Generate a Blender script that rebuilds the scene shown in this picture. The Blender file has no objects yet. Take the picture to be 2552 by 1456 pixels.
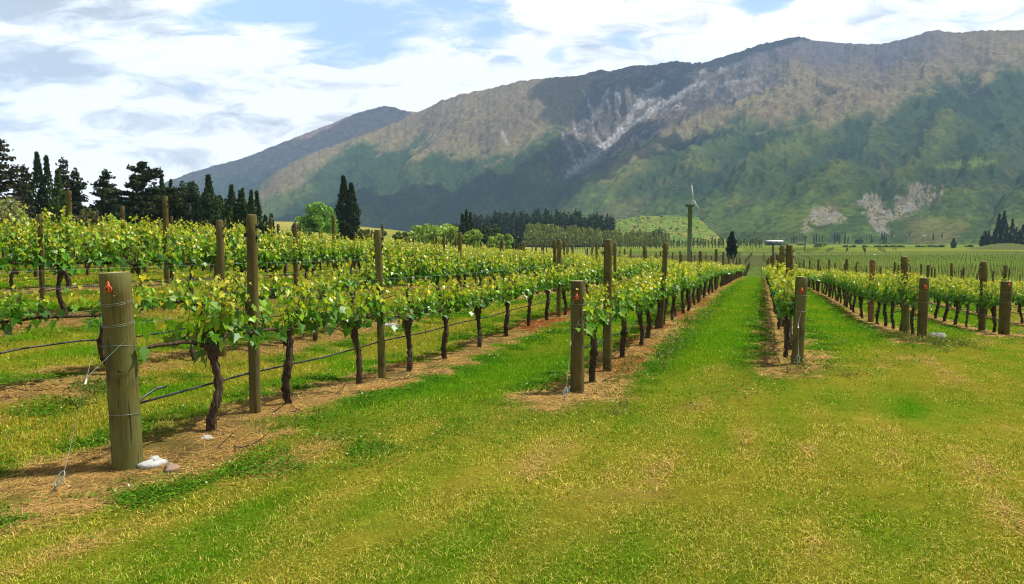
import bpy, math, random
import numpy as np

random.seed(11)
rng = np.random.default_rng(11)
S = bpy.context.scene
COL = S.collection

# ------------------------------------------------------------------ camera geometry (origin = the eye, about 1.65 m above the turf)
F, CX, CY = 1915.0, 1275.5, 728.0
PITCH = math.atan(128.0 / F)
CP, SP = math.cos(PITCH), math.sin(PITCH)
PHI = math.radians(18.0)
UX, UY = math.sin(PHI), math.cos(PHI)          # along the rows
VX, VY = math.cos(PHI), -math.sin(PHI)         # across the rows, downhill


def ray(px, py):
    c = (px - CX) / F
    d = (CY - py) / F
    return np.array([c, CP + d * SP, -SP + d * CP])


def at_depth(px, py, Y):
    d = ray(px, py)
    return d * (Y / d[1])


def at_row(px, py, v):
    d = ray(px, py)
    return d * (v / (d[0] * VX + d[1] * VY))


def project(p):
    x, y, z = p
    f = y * CP - z * SP
    if f < 0.1:
        return None
    return CX + F * x / f, CY - F * (y * SP + z * CP) / f


def uv_of(x, y):
    return x * UX + y * UY, x * VX + y * VY


def xy_of(u, v):
    return u * UX + v * VX, u * UY + v * VY


# ------------------------------------------------------------------ noise
_perm = np.random.default_rng(5).permutation(256)
_perm = np.concatenate([_perm, _perm, _perm])
_ga = np.random.default_rng(6).random(256) * 2 * np.pi
_gx, _gy = np.cos(_ga), np.sin(_ga)


def perlin(x, y):
    x = np.asarray(x, float); y = np.asarray(y, float)
    xi = np.floor(x).astype(int); yi = np.floor(y).astype(int)
    xf = x - xi; yf = y - yi
    xi &= 255; yi &= 255
    u = xf * xf * xf * (xf * (xf * 6 - 15) + 10)
    v = yf * yf * yf * (yf * (yf * 6 - 15) + 10)

    def g(ix, iy, dx, dy):
        h = _perm[_perm[ix & 255] + (iy & 255)]
        return _gx[h] * dx + _gy[h] * dy
    a = g(xi, yi, xf, yf); b = g(xi + 1, yi, xf - 1, yf)
    c = g(xi, yi + 1, xf, yf - 1); d = g(xi + 1, yi + 1, xf - 1, yf - 1)
    return (a + u * (b - a)) * (1 - v) + (c + u * (d - c)) * v * 1.0


def fbm(x, y, o=4, gain=0.5):
    s = 0.0; a = 1.0
    for i in range(o):
        s = s + a * perlin(x * 2.0 ** i + 17.3 * i, y * 2.0 ** i - 9.1 * i)
        a *= gain
    return s * 1.4


def ridged(x, y, o=4, gain=0.5):
    s = 0.0; a = 1.0; n = 0
    for i in range(o):
        s = s + a * (1 - np.abs(perlin(x * 2.0 ** i + 31.7 * i, y * 2.0 ** i + 3.3 * i)) * 2.2)
        n += a; a *= gain
    return s / n


def sstep(a, b, x):
    t = np.clip((x - a) / (b - a), 0, 1)
    return t * t * (3 - 2 * t)


def poly_dist(X, Y, pts):
    """distance to a polyline, and how far along it (0..1) the nearest point lies"""
    best = np.full(np.shape(X), 1e9); bt = np.zeros(np.shape(X))
    n = len(pts) - 1
    for i in range(n):
        ax, ay = pts[i]; bx, by = pts[i + 1]
        dx, dy = bx - ax, by - ay
        t = np.clip(((X - ax) * dx + (Y - ay) * dy) / (dx * dx + dy * dy), 0, 1)
        d = np.hypot(X - ax - t * dx, Y - ay - t * dy)
        m = d < best
        best = np.where(m, d, best); bt = np.where(m, (i + t) / n, bt)
    return best, bt


def inside(X, Y, poly):
    r = np.zeros(np.shape(X), bool)
    n = len(poly)
    for i in range(n):
        x1, y1 = poly[i]; x2, y2 = poly[(i + 1) % n]
        c = ((y1 > Y) != (y2 > Y)) & (X < (x2 - x1) * (Y - y1) / (y2 - y1 + 1e-9) + x1)
        r ^= c
    return r


# ------------------------------------------------------------------ mesh helpers
class MB:
    """collects pieces of geometry that become ONE mesh"""
    def __init__(self):
        self.V = []; self.F = []; self.N = 0; self.C = []; self.MI = []

    def add(self, verts, faces, col=None, mi=0):
        verts = np.asarray(verts, float).reshape(-1, 3)
        if isinstance(faces, np.ndarray):
            self.F.append(faces + self.N)
        else:
            self.F.append([tuple(i + self.N for i in f) for f in faces])
        self.MI.append((len(faces), mi))
        self.V.append(verts)
        if col is None:
            col = (0.5, 0.5, 0.5)
        col = np.asarray(col, float)
        if col.ndim == 1:
            col = np.tile(col, (len(verts), 1))
        self.C.append(col[:, :3])
        self.N += len(verts)

    def tube(self, pts, rad, sides=8, col=None, mi=0, cap=True, wob=None):
        pts = np.asarray(pts, float); n = len(pts)
        rad = np.broadcast_to(np.asarray(rad, float), (n,))
        tan = np.gradient(pts, axis=0) if n > 2 else np.tile(pts[1] - pts[0], (2, 1))
        tan /= np.linalg.norm(tan, axis=1)[:, None] + 1e-12
        ref = np.array([0, 0, 1.0]) if abs(tan[:, 2]).mean() < 0.8 else np.array([0, 1.0, 0])
        a = np.cross(tan, ref); a /= np.linalg.norm(a, axis=1)[:, None] + 1e-12
        b = np.cross(tan, a)
        th = np.linspace(0, 2 * np.pi, sides, endpoint=False)
        ring = rad[:, None] * np.ones(sides)[None, :]
        if wob is not None:
            ring = ring * wob
        P = pts[:, None, :] + ring[..., None] * (np.cos(th)[None, :, None] * a[:, None, :] + np.sin(th)[None, :, None] * b[:, None, :])
        V = P.reshape(-1, 3)
        Fs = []
        for i in range(n - 1):
            for j in range(sides):
                k = (j + 1) % sides
                Fs.append((i * sides + j, i * sides + k, (i + 1) * sides + k, (i + 1) * sides + j))
        if cap:
            Fs.append(tuple(range(sides)))
            Fs.append(tuple(range((n - 1) * sides + sides - 1, (n - 1) * sides - 1, -1)))
        if col is not None and np.ndim(col) == 2:
            col = np.repeat(np.asarray(col), sides, axis=0)
        self.add(V, Fs, col, mi)

    def box(self, c, s, col=None, mi=0, rot=0.0, bev=0.0):
        x, y, z = np.asarray(s, float) / 2
        P = []
        if bev > 0:
            b = bev
            prof = [(-x + b, -y), (x - b, -y), (x, -y + b), (x, y - b), (x - b, y), (-x + b, y), (-x, y - b), (-x, -y + b)]
        else:
            prof = [(-x, -y), (x, -y), (x, y), (-x, y)]
        n = len(prof)
        for zz in (-z, z):
            for p in prof:
                P.append((p[0], p[1], zz))
        P = np.array(P)
        cr, sr = math.cos(rot), math.sin(rot)
        P = np.stack([P[:, 0] * cr - P[:, 1] * sr, P[:, 0] * sr + P[:, 1] * cr, P[:, 2]], 1) + np.asarray(c, float)
        Fs = [tuple(range(n - 1, -1, -1)), tuple(range(n, 2 * n))]
        for i in range(n):
            j = (i + 1) % n
            Fs.append((i, j, n + j, n + i))
        self.add(P, Fs, col, mi)

    def quads(self, V, col=None, mi=0):
        n = len(V) // 4
        self.add(V, np.arange(4 * n).reshape(-1, 4), col, mi)

    def tris(self, V, col=None, mi=0):
        n = len(V) // 3
        self.add(V, np.arange(3 * n).reshape(-1, 3), col, mi)

    def mesh(self, name, mats, smooth=False):
        me = bpy.data.meshes.new(name)
        V = np.concatenate(self.V).astype(np.float32)
        loops = []; totals = []
        for f in self.F:
            if isinstance(f, np.ndarray):
                loops.append(f.reshape(-1)); totals.append(np.full(len(f), f.shape[1]))
            else:
                loops.append(np.fromiter((i for q in f for i in q), dtype=np.int64))
                totals.append(np.fromiter((len(q) for q in f), dtype=np.int64))
        loops = np.concatenate(loops).astype(np.int32); totals = np.concatenate(totals).astype(np.int32)
        starts = np.concatenate([[0], np.cumsum(totals)[:-1]]).astype(np.int32)
        me.vertices.add(len(V)); me.vertices.foreach_set("co", V.reshape(-1))
        me.loops.add(len(loops)); me.loops.foreach_set("vertex_index", loops)
        me.polygons.add(len(totals)); me.polygons.foreach_set("loop_start", starts)
        try:
            me.polygons.foreach_set("loop_total", totals)
        except Exception:
            pass
        if not isinstance(mats, (list, tuple)):
            mats = [mats]
        for m in mats:
            me.materials.append(m)
        if len(mats) > 1:
            me.polygons.foreach_set("material_index", np.concatenate([np.full(n, m) for n, m in self.MI]).astype(np.int32))
        me.update(calc_edges=True)
        C = np.concatenate(self.C)
        at = me.attributes.new("col", 'FLOAT_COLOR', 'POINT')
        at.data.foreach_set("color", np.concatenate([C, np.ones((len(C), 1))], 1).astype(np.float32).reshape(-1))
        if smooth:
            me.polygons.foreach_set("use_smooth", np.ones(len(totals), bool))
        me.validate()
        return me

    def build(self, name, mats, parent=None, smooth=False, **props):
        return link(name, self.mesh(name, mats, smooth), parent, **props)


def link(name, data, parent=None, loc=(0, 0, 0), rot=(0, 0, 0), label=None, cat=None, group=None, kind=None, scale=None):
    o = bpy.data.objects.new(name, data)
    COL.objects.link(o)
    o.location = loc; o.rotation_euler = rot
    if scale is not None:
        o.scale = scale
    if parent is not None:
        o.parent = parent
    tag(o, label, cat, group, kind)
    return o


def tag(o, label=None, cat=None, group=None, kind=None):
    if label: o["label"] = label
    if cat: o["category"] = cat
    if group: o["group"] = group
    if kind: o["kind"] = kind
    return o


def unit(v):
    return v / (np.linalg.norm(v, axis=-1, keepdims=True) + 1e-12)


def cards(P, size, r, elong=1.4, axis=None, jit=1.0, tri=False):
    """leaf-sized diamond or triangle faces at the points P, returned as a flat vertex list"""
    n = len(P)
    size = np.broadcast_to(np.asarray(size, float), (n,))[:, None]
    d1 = r.normal(size=(n, 3)) * jit
    if axis is not None:
        d1 = d1 + axis
    d1 = unit(d1)
    d2 = unit(np.cross(d1, r.normal(size=(n, 3))))
    a = d1 * size * elong * 0.5; b = d2 * size * 0.5
    if tri:
        V = np.stack([P - a, P + b * 0.9, P + a], 1)
    else:
        V = np.stack([P - a, P + b, P + a, P - b], 1)
    return V.reshape(-1, 3)


# ------------------------------------------------------------------ materials
def new_mat(name):
    m = bpy.data.materials.new(name); m.use_nodes = True
    nt = m.node_tree; nt.nodes.clear()
    return m, nt


def nd(nt, t, **kw):
    n = nt.nodes.new(t)
    for k, v in kw.items():
        setattr(n, k, v)
    return n


def L(nt, a, b):
    nt.links.new(a, b)


def mathn(nt, op, a, b=None, c=None, clamp=False):
    n = nd(nt, 'ShaderNodeMath', operation=op); n.use_clamp = clamp
    for i, v in enumerate((a, b, c)):
        if v is None:
            continue
        if isinstance(v, (int, float)):
            n.inputs[i].default_value = v
        else:
            L(nt, v, n.inputs[i])
    return n.outputs[0]


def mixc(nt, fac, a, b, blend='MIX'):
    n = nd(nt, 'ShaderNodeMix', data_type='RGBA', blend_type=blend)
    for sock, v in ((n.inputs[0], fac), (n.inputs[6], a), (n.inputs[7], b)):
        if isinstance(v, (int, float)):
            sock.default_value = v
        elif isinstance(v, (tuple, list)):
            sock.default_value = (*v[:3], 1.0)
        else:
            L(nt, v, sock)
    return n.outputs[2]


def noise(nt, vec, scale, detail=3.0, rough=0.55, dist=0.0):
    n = nd(nt, 'ShaderNodeTexNoise')
    n.inputs['Scale'].default_value = scale; n.inputs['Detail'].default_value = detail
    n.inputs['Roughness'].default_value = rough; n.inputs['Distortion'].default_value = dist
    if vec is not None:
        L(nt, vec, n.inputs['Vector'])
    return n.outputs[0]


def ramp(nt, fac, stops):
    n = nd(nt, 'ShaderNodeValToRGB')
    cr = n.color_ramp
    while len(cr.elements) < len(stops):
        cr.elements.new(0.5)
    for e, (p, c) in zip(cr.elements, stops):
        e.position = p
        e.color = (c, c, c, 1) if isinstance(c, (int, float)) else (*c, 1)
    L(nt, fac, n.inputs[0])
    return n.outputs[0]


def out(nt, shader):
    o = nd(nt, 'ShaderNodeOutputMaterial')
    L(nt, shader, o.inputs['Surface'])


def princ(nt, col, rough=0.8, spec=0.3, bump=None, bstr=0.3, bdist=0.02, metal=0.0):
    p = nd(nt, 'ShaderNodeBsdfPrincipled')
    if isinstance(col, (tuple, list)):
        p.inputs['Base Color'].default_value = (*col, 1)
    else:
        L(nt, col, p.inputs['Base Color'])
    if isinstance(rough, (int, float)):
        p.inputs['Roughness'].default_value = rough
    else:
        L(nt, rough, p.inputs['Roughness'])
    p.inputs['Specular IOR Level'].default_value = spec
    p.inputs['Metallic'].default_value = metal
    if bump is not None:
        b = nd(nt, 'ShaderNodeBump'); b.inputs['Strength'].default_value = bstr; b.inputs['Distance'].default_value = bdist
        L(nt, bump, b.inputs['Height']); L(nt, b.outputs[0], p.inputs['Normal'])
    return p.outputs[0]


def attr(nt, name='col'):
    a = nd(nt, 'ShaderNodeAttribute'); a.attribute_name = name
    return a.outputs['Color']


def geo_pos(nt):
    return nd(nt, 'ShaderNodeNewGeometry').outputs['Position']


def objco(nt):
    return nd(nt, 'ShaderNodeTexCoord').outputs['Object']


def leaf_mat(name, trans=0.35, rough=0.45, spec=0.4, back=0.35, var=0.25, nscale=9.0, world=True, back_col=(0.30, 0.36, 0.22)):
    m, nt = new_mat(name)
    c = attr(nt)
    vec = geo_pos(nt) if world else objco(nt)
    nz = noise(nt, vec, nscale, 2.0)
    f = mathn(nt, 'MULTIPLY_ADD', nz, 2 * var, 1 - var)
    comb = nd(nt, 'ShaderNodeCombineColor')
    for i in range(3):
        L(nt, f, comb.inputs[i])
    c2 = mixc(nt, 1.0, c, comb.outputs[0], 'MULTIPLY')
    g = nd(nt, 'ShaderNodeNewGeometry')
    bf = mathn(nt, 'MULTIPLY', g.outputs['Backfacing'], back)
    c3 = mixc(nt, bf, c2, back_col)
    p = princ(nt, c3, rough, spec)
    if trans > 0:
        t = nd(nt, 'ShaderNodeBsdfTranslucent')
        tc = mixc(nt, 1.0, c2, (1.35, 1.25, 0.5), 'MULTIPLY')
        L(nt, tc, t.inputs['Color'])
        mx = nd(nt, 'ShaderNodeMixShader'); mx.inputs[0].default_value = trans
        L(nt, p, mx.inputs[1]); L(nt, t.outputs[0], mx.inputs[2])
        p = mx.outputs[0]
    out(nt, p)
    return m


def wood_mat(name, c1, c2, c3, green=0.5):
    """round treated timber: grain along the length, cracks, algae tint"""
    m, nt = new_mat(name)
    oc = objco(nt)
    oi = nd(nt, 'ShaderNodeObjectInfo')
    mp = nd(nt, 'ShaderNodeMapping'); mp.inputs['Scale'].default_value = (1, 1, 0.06)
    off = nd(nt, 'ShaderNodeVectorMath', operation='SCALE')
    L(nt, oi.outputs['Location'], off.inputs[0]); off.inputs[3].default_value = 3.7
    add = nd(nt, 'ShaderNodeVectorMath', operation='ADD')
    L(nt, oc, add.inputs[0]); L(nt, off.outputs[0], add.inputs[1])
    L(nt, add.outputs[0], mp.inputs['Vector'])
    grain = noise(nt, mp.outputs[0], 70, 4, 0.6)
    crack = noise(nt, mp.outputs[0], 28, 3, 0.5, 0.3)
    big = noise(nt, add.outputs[0], 3.0, 3, 0.6)
    col = mixc(nt, ramp(nt, grain, [(0.3, 0.0), (0.7, 1.0)]), c1, c2)
    col = mixc(nt, mathn(nt, 'MULTIPLY', ramp(nt, big, [(0.4, 0.0), (0.62, 1.0)]), green), col, c3)
    ck = ramp(nt, crack, [(0.325, 1.0), (0.36, 0.0)])
    col = mixc(nt, ck, col, (0.022, 0.017, 0.010))
    st = noise(nt, add.outputs[0], 2.6, 4, 0.65, 0.8)
    col = mixc(nt, ramp(nt, st, [(0.50, 0.0), (0.66, 0.62)]), col, (0.030, 0.022, 0.008))
    knots = noise(nt, add.outputs[0], 11.0, 2)
    col = mixc(nt, ramp(nt, knots, [(0.68, 0.0), (0.74, 0.6)]), col, (0.035, 0.025, 0.015))
    h = mathn(nt, 'SUBTRACT', grain, mathn(nt, 'MULTIPLY', ck, 0.8))
    out(nt, princ(nt, col, 0.85, 0.25, h, 0.6, 0.006))
    return m


def plain_mat(name, col, rough=0.6, spec=0.3, var=0.25, scale=6.0, metal=0.0, bstr=0.2):
    m, nt = new_mat(name)
    nz = noise(nt, objco(nt), scale, 4, 0.6)
    dark = tuple(c * (1 - var) for c in col); lite = tuple(min(1, c * (1 + var)) for c in col)
    c = mixc(nt, nz, dark, lite)
    out(nt, princ(nt, c, rough, spec, nz, bstr, 0.01, metal))
    return m


M_POST = wood_mat("weathered_timber", (0.050, 0.036, 0.008), (0.120, 0.088, 0.022), (0.082, 0.080, 0.020))
M_POST_GREEN = wood_mat("green_treated_timber", (0.062, 0.050, 0.009), (0.140, 0.112, 0.024), (0.098, 0.112, 0.030), 0.7)
M_POST_ORANGE = wood_mat("orange_timber", (0.14, 0.065, 0.014), (0.22, 0.11, 0.03), (0.16, 0.11, 0.04), 0.4)
M_END = plain_mat("sawn_end_grain", (0.30, 0.25, 0.13), 0.9, 0.2, 0.35, 25)
M_WIRE = plain_mat("galvanised_wire", (0.20, 0.23, 0.19), 0.5, 0.4, 0.25, 20, 0.3)
M_DRIP = plain_mat("black_drip_hose", (0.012, 0.013, 0.014), 0.45, 0.5, 0.3, 8)
M_TAG = plain_mat("orange_ear_tag", (0.72, 0.13, 0.035), 0.5, 0.4, 0.10, 10, 0, 0.05)
M_INK = plain_mat("dark_ink", (0.035, 0.010, 0.008), 0.7, 0.2, 0.2, 30)
M_STONE = plain_mat("pale_schist", (0.34, 0.34, 0.32), 0.9, 0.15, 0.6, 18, 0, 1.0)
M_PLASTIC = plain_mat("white_plastic", (0.75, 0.76, 0.74), 0.4, 0.5, 0.05, 8)
M_CLIP = plain_mat("black_clip", (0.012, 0.012, 0.012), 0.5, 0.4, 0.2)
M_LEAF = leaf_mat("vine_leaf", 0.36, 0.40, 0.40, 0.24, 0.2, 9.0, True, (0.32, 0.40, 0.17))
M_TREE = leaf_mat("tree_foliage", 0.22, 0.6, 0.15, 0.0, 0.30, 0.6)
M_GRASS = leaf_mat("grass_blade", 0.30, 0.7, 0.02, 0.0, 0.22, 6.0)


def bark_mat():
    m, nt = new_mat("vine_bark")
    oc = objco(nt)
    mp = nd(nt, 'ShaderNodeMapping'); mp.inputs['Scale'].default_value = (1, 1, 0.18)
    L(nt, oc, mp.inputs['Vector'])
    a = noise(nt, mp.outputs[0], 55, 4, 0.65, 0.6)
    b = noise(nt, oc, 7, 3)
    col = mixc(nt, ramp(nt, a, [(0.35, 0.0), (0.68, 1.0)]), (0.010, 0.007, 0.004), (0.105, 0.068, 0.040))
    col = mixc(nt, ramp(nt, b, [(0.45, 0.0), (0.65, 0.5)]), col, (0.05, 0.04, 0.03))
    out(nt, princ(nt, col, 0.9, 0.2, a, 1.0, 0.012))
    return m


M_BARK = bark_mat()
M_TRUNK = plain_mat("tree_bark", (0.055, 0.042, 0.030), 0.9, 0.2, 0.5, 5, 0, 0.6)
# ------------------------------------------------------------------ terrain: heights measured at the feet of posts and vines
VROW = {41: -4.4, 42: -2.0, 43: 0.45, 44: 3.0, 45: 5.42, 40: -6.75, 39: -9.25}
for k in range(38, 30, -1):
    VROW[k] = -9.25 - 2.45 * (39 - k)
for k in range(46, 64):
    VROW[k] = 5.42 + 2.45 * (k - 45)
USTART = {41: 4.44, 42: 8.53, 43: 11.72, 44: 16.9, 45: 20.8}


def ustart(k):
    if k in USTART:
        return USTART[k]
    return 4.44 - 4.1 * (41 - k) if k < 41 else 20.8 + 4.1 * (k - 45)


U_END = 86.0
ctrl = []
for px, py, v in [(320, 1196, -4.4), (515, 1065, -4.4), (637, 1025, -4.4), (705, 1005, -4.4), (895, 962, -4.4), (952, 942, -4.4),
                  (1110, 897, -4.4), (1257, 838, -4.4), (1392, 792, -4.4),
                  (1437, 980, -2.0), (1511, 932, -2.0), (1650, 815, -2.0), (1742, 752, -2.0),
                  (262, 940, -6.75), (475, 905, -6.75), (555, 895, -6.75), (772, 855, -6.75),
                  (2269, 838, 3.0), (2170, 805, 3.0), (2446, 825, 5.42), (2297, 848, 3.0), (2500, 836, 5.42)]:
    p = at_row(px, py, v)
    ctrl.append((p[0], p[1], p[2]))
for x, y, z in [(4.09, 11.0, -1.77), (4.715, 13.06, -1.875), (0, 0, -1.63), (3, 3, -1.72), (-3, 3, -1.58), (7, 6, -1.82), (0, -8, -1.6),
                (11, 12, -2.02), (-8, 2, -1.5)]:
    ctrl.append((x, y, z))
for u, v, z in [(35, -2, -2.2), (60, -2, -2.95), (86, -2, -3.8), (60, 3, -3.25), (86, 5, -4.3), (40, 14, -3.3), (60, 20, -4.1), (86, 25, -5.2)]:
    x, y = xy_of(u, v); ctrl.append((x, y, z))
for px, Y, v, z in []:
    pass
# uphill side: looked over and under the canopies
for px, py, v in [(55, 790, -9.25), (481, 770, -9.25), (55, 725, -11.7), (481, 700, -11.7), (702, 688, -11.7)]:
    p = at_row(px, py, v); ctrl.append((p[0], p[1], p[2]))
for px, py, v in [(1147, 716, -9.25)]:
    p = at_row(px, py, v); ctrl.append((p[0], p[1], p[2]))
for px, py, v in [(0, 556, -19), (500, 570, -19), (800, 588, -19), (1000, 602, -19), (0, 553, -32), (500, 567, -32), (800, 584, -32), (1200, 615, -19), (1400, 624, -19)]:
    p = at_row(px, py, v); ctrl.append((p[0], p[1], p[2] - 1.42))
ctrl = np.array(ctrl)


def tps_fit(P, lam):
    n = len(P)
    d = np.hypot(P[:, None, 0] - P[None, :, 0], P[:, None, 1] - P[None, :, 1])
    K = np.where(d > 0, d * d * np.log(d + 1e-9), 0.0) + lam * np.eye(n) * 50
    A = np.zeros((n + 3, n + 3)); A[:n, :n] = K
    A[:n, n] = 1; A[:n, n + 1:] = P[:, :2]; A[n, :n] = 1; A[n + 1:, :n] = P[:, :2].T
    return np.linalg.solve(A, np.concatenate([P[:, 2], np.zeros(3)]))


_w = tps_fit(ctrl, 0.06)


def field_z(x, y):
    x = np.asarray(x, float); y = np.asarray(y, float)
    z = _w[-3] + _w[-2] * x + _w[-1] * y
    for i in range(len(ctrl)):
        d2 = (x - ctrl[i, 0]) ** 2 + (y - ctrl[i, 1]) ** 2
        z = z + _w[i] * 0.5 * d2 * np.log(d2 + 1e-12)
    return z


PLAIN = -6.0


def far_z(x, y):
    """valley floor: low on the right, a grassy terrace rising on the left"""
    yy = np.maximum(y, 30.0)
    a = x / yy
    left = sstep(0.10, -0.16, a)
    near = sstep(180, 380, y)
    far = sstep(760, 470, y)
    rise = 2.0 + 7.0 * sstep(-0.02, -0.30, a)
    z = PLAIN * (1 - left) + left * (-0.6 + (rise + 0.6) * near)
    z = z * far + PLAIN * (1 - far)
    z = z + 0.5 * fbm(x / 90.0, y / 90.0, 3) * sstep(110, 250, y) * left
    return z


def ground_z(x, y):
    x = np.asarray(x, float); y = np.asarray(y, float)
    u, v = uv_of(x, y)
    # weight of the measured vineyard surface
    w = sstep(104, 88, u) * sstep(-44, -37, v) * sstep(62, 50, v) * sstep(-40, -22, y)
    uc = np.clip(u, -30, 100); vc = np.clip(v, -40, 56)
    xc, yc = xy_of(uc, vc)
    zf = np.clip(field_z(xc, yc), -7.5, 1.5)
    near_far = far_z(x, y)
    back = sstep(0, -30, y)
    near_far = near_far * (1 - back) + back * (-1.8)
    return zf * w + near_far * (1 - w)


def gz(x, y):
    return float(ground_z(np.array([x]), np.array([y]))[0])


# ------------------------------------------------------------------ what grows where (albedo masks in world space)
def row_dist(u, v):
    """distance to the nearest row line that has begun at this u, with the strip reaching a little in front of the end post"""
    d = np.full(np.shape(u), 9.0)
    for k, vk in VROW.items():
        u0 = ustart(k) - 0.75
        m = np.where((u > u0) & (u < U_END), np.abs(v - vk), np.hypot(np.where(u <= u0, u - u0, u - U_END), v - vk))
        d = np.minimum(d, m)
    return d


def masks(x, y):
    u, v = uv_of(x, y)
    d = row_dist(u, v)
    n1 = fbm(x * 1.7, y * 1.7, 4); n2 = fbm(x * 0.42 + 9, y * 0.42, 3); n3 = fbm(x * 5.1, y * 5.1 + 4, 3)
    n4 = fbm(u * 0.5, v * 2.2 + 30, 4)
    straw = sstep(0.39, 0.20, d + 0.34 * n1 + 0.15 * n3 + 0.10 * n2)
    straw = straw * (1 - .65 * sstep(-5.2, -6, v) * sstep(-.1, .25, n2 + n1))
    straw = np.maximum(straw, sstep(.62, .40, d + .3 * n1 + .12 * n3) * np.exp(-((u - np.interp(v, [-4.4, -2.0, .45, 3.0, 5.42], [4.4, 8.5, 11.7, 16.9, 20.8])) / .85) ** 2))
    straw = straw * (0.85 + 0.15 * sstep(-0.2, 0.2, n3))
    # headland line runs along the row ends
    uend = np.interp(v, [-16, -4.4, -2.0, .45, 3.0, 5.42, 20], [-43, 4.2, 8.4, 11.6, 16.6, 20.4, 81])
    inner = sstep(-1.2, 2.2, u - uend + 0.9 * n2 + 0.35 * n1)
    uin = sstep(2, 9, u - uend)
    lush = inner * (1 - straw)
    # mown strip in front of the ends that is green and rich in clover
    edge = np.exp(-((u - uend + 1.1 + 0.8 * n2) / 0.9) ** 2) * sstep(-0.25, 0.2, n1 + 0.3)
    dry = (1 - inner) * np.clip(0.68 + 0.48 * n4 + 0.28 * n2 + 0.12 * n3, 0, 1)
    hay = 0.75 * sstep(0.50, 0.95, n4 + 0.55 * n2 + 0.22 * n3) * (1 - inner) * (1 - straw)
    # left lanes carry drier grass in their middle
    drylane = inner * sstep(-4.6, -5.6, v) * sstep(-0.35, 0.15, n2 + 0.10 + 0.4 * n4) * 0.9
    drylane = np.maximum(drylane, inner * sstep(0.1, -0.3, (v + 3.2) ** 2 - 0.5) * sstep(0.0, 0.4, n2) * 0.3)
    clover = np.clip(np.exp(-((d - 0.60 - 0.15 * n2) / 0.22) ** 2) * sstep(-0.05, 0.30, n1 + 0.08) * inner + edge * 0.75 * sstep(-2.4, -3.0, v) * sstep(-4.9, -4.3, v) * sstep(-.1, .3, n2 + n1) + edge * .22, 0, 1) * (1 - straw)
    red = straw * sstep(0.05, 0.35, fbm(u * 0.35 + 3, v * 0.6, 3) + 0.25 * n3) * sstep(6.5, 9, u) * sstep(-3.6, -4.3, v) * sstep(-6, -5, v)
    red = np.maximum(red, 0.8 * straw * sstep(0.05, 0.30, fbm(u * 0.4 + 13, v * 0.8, 3) + .25 * n3) * (np.abs(v + 2) < .7) * sstep(9.5, 11, u))
    red = np.maximum(red, 0.7 * straw * sstep(0.1, 0.35, n2 + .2 * n3) * (v < -8))
    return dict(u=u, v=v, d=d, straw=straw, inner=inner, lush=lush, dry=dry, hay=hay, drylane=drylane, clover=clover, red=red, n1=n1, n2=n2, n3=n3)


LUSH = np.array([0.100, 0.255, 0.007]); LUSH2 = np.array([0.200, 0.295, 0.012])
DRY = np.array([0.345, 0.300, 0.032]); HAY = np.array([0.40, 0.285, 0.075]); STRAW = np.array([0.37, 0.230, 0.080])
SOIL = np.array([0.105, 0.066, 0.028]); RED = np.array([0.24, 0.055, 0.015]); CLOV = np.array([0.048, 0.135, 0.010])


def lerp(a, b, t):
    return a + (b - a) * t[..., None]


def turf_colour(x, y, m=None):
    m = m or masks(x, y)
    c = np.tile(LUSH, (*np.shape(x), 1))
    c = lerp(c, LUSH2, np.clip(0.4 + 0.9 * m['n2'], 0, 1))
    c = lerp(c, DRY, np.clip(m['dry'] * 1.0 + m['drylane'], 0, 1))
    c = lerp(c, CLOV, m['clover'] * 0.85)
    c = lerp(c, HAY, m['hay'] * 0.8)
    c = lerp(c, STRAW, m['straw'] * 0.96)
    c = lerp(c, SOIL, m['straw'] * sstep(0.05, 0.4, m['n1'] + 0.3 * m['n3'] + .08) * 0.9)
    c = lerp(c, RED, m['red'] * 0.85)
    return c


def ground_colour(x, y):
    u, v = uv_of(x, y)
    c = turf_colour(x, y)
    inside_block = sstep(96, 87, u) * sstep(-41, -37, v) * sstep(60, 50, v)
    # valley floor: paddocks in long strips
    n = fbm(x / 60.0, y / 140.0, 4); n2 = fbm(x / 320.0 + 5, y / 150.0, 3); n3 = fbm(x / 9.0, y / 30.0, 3)
    a = x / np.maximum(y, 30)
    p = np.tile(np.array([0.105, 0.155, 0.018]), (*np.shape(x), 1))
    p = lerp(p, np.array([0.20, 0.185, 0.04]), np.clip(0.35 + 1.1 * n2 + 0.5 * n, 0, 1))
    p = lerp(p, np.array([0.05, 0.095, 0.012]), np.clip(0.15 + 1.2 * n - 0.4 * n3, 0, 0.8))
    # young vine blocks on the lower terrace: darker, soil showing
    lower = sstep(110, 125, y) * sstep(460, 420, y) * sstep(0.08, 0.12, a)
    p = lerp(p, np.array([0.072, 0.105, 0.022]), lower * np.clip(0.8 + 0.25 * n, 0, 1))
    bare = lower * sstep(165, 185, y) * sstep(330, 300, y) * sstep(0.40, 0.30, a + 0.05 * n2)
    p = lerp(p, np.array([0.060, 0.055, 0.030]), bare * 0.7)
    track = np.exp(-((y - 335 - 40 * (a - .3)) / 7.0) ** 2) * sstep(0.08, 0.12, a)
    p = lerp(p, np.array([0.22, 0.20, 0.12]), np.clip(track, 0, 1) * 0.7)
    tan = sstep(130, 200, y) * sstep(0.12, 0.02, a) * sstep(700, 500, y)
    p = lerp(p, np.array([0.26, 0.235, 0.07]), tan * np.clip(0.65 + 0.5 * n, 0, 1))
    m = masks(x, y)
    c = c * (0.47 + 0.17 * m['straw'])[..., None]
    return lerp(p, c, inside_block)


def axis_steps(segs):
    o = [segs[0][0]]
    for a, b, s in segs:
        n = max(1, int(round((b - a) / s)))
        o += list(np.linspace(a, b, n + 1)[1:])
    return np.array(o)


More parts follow.
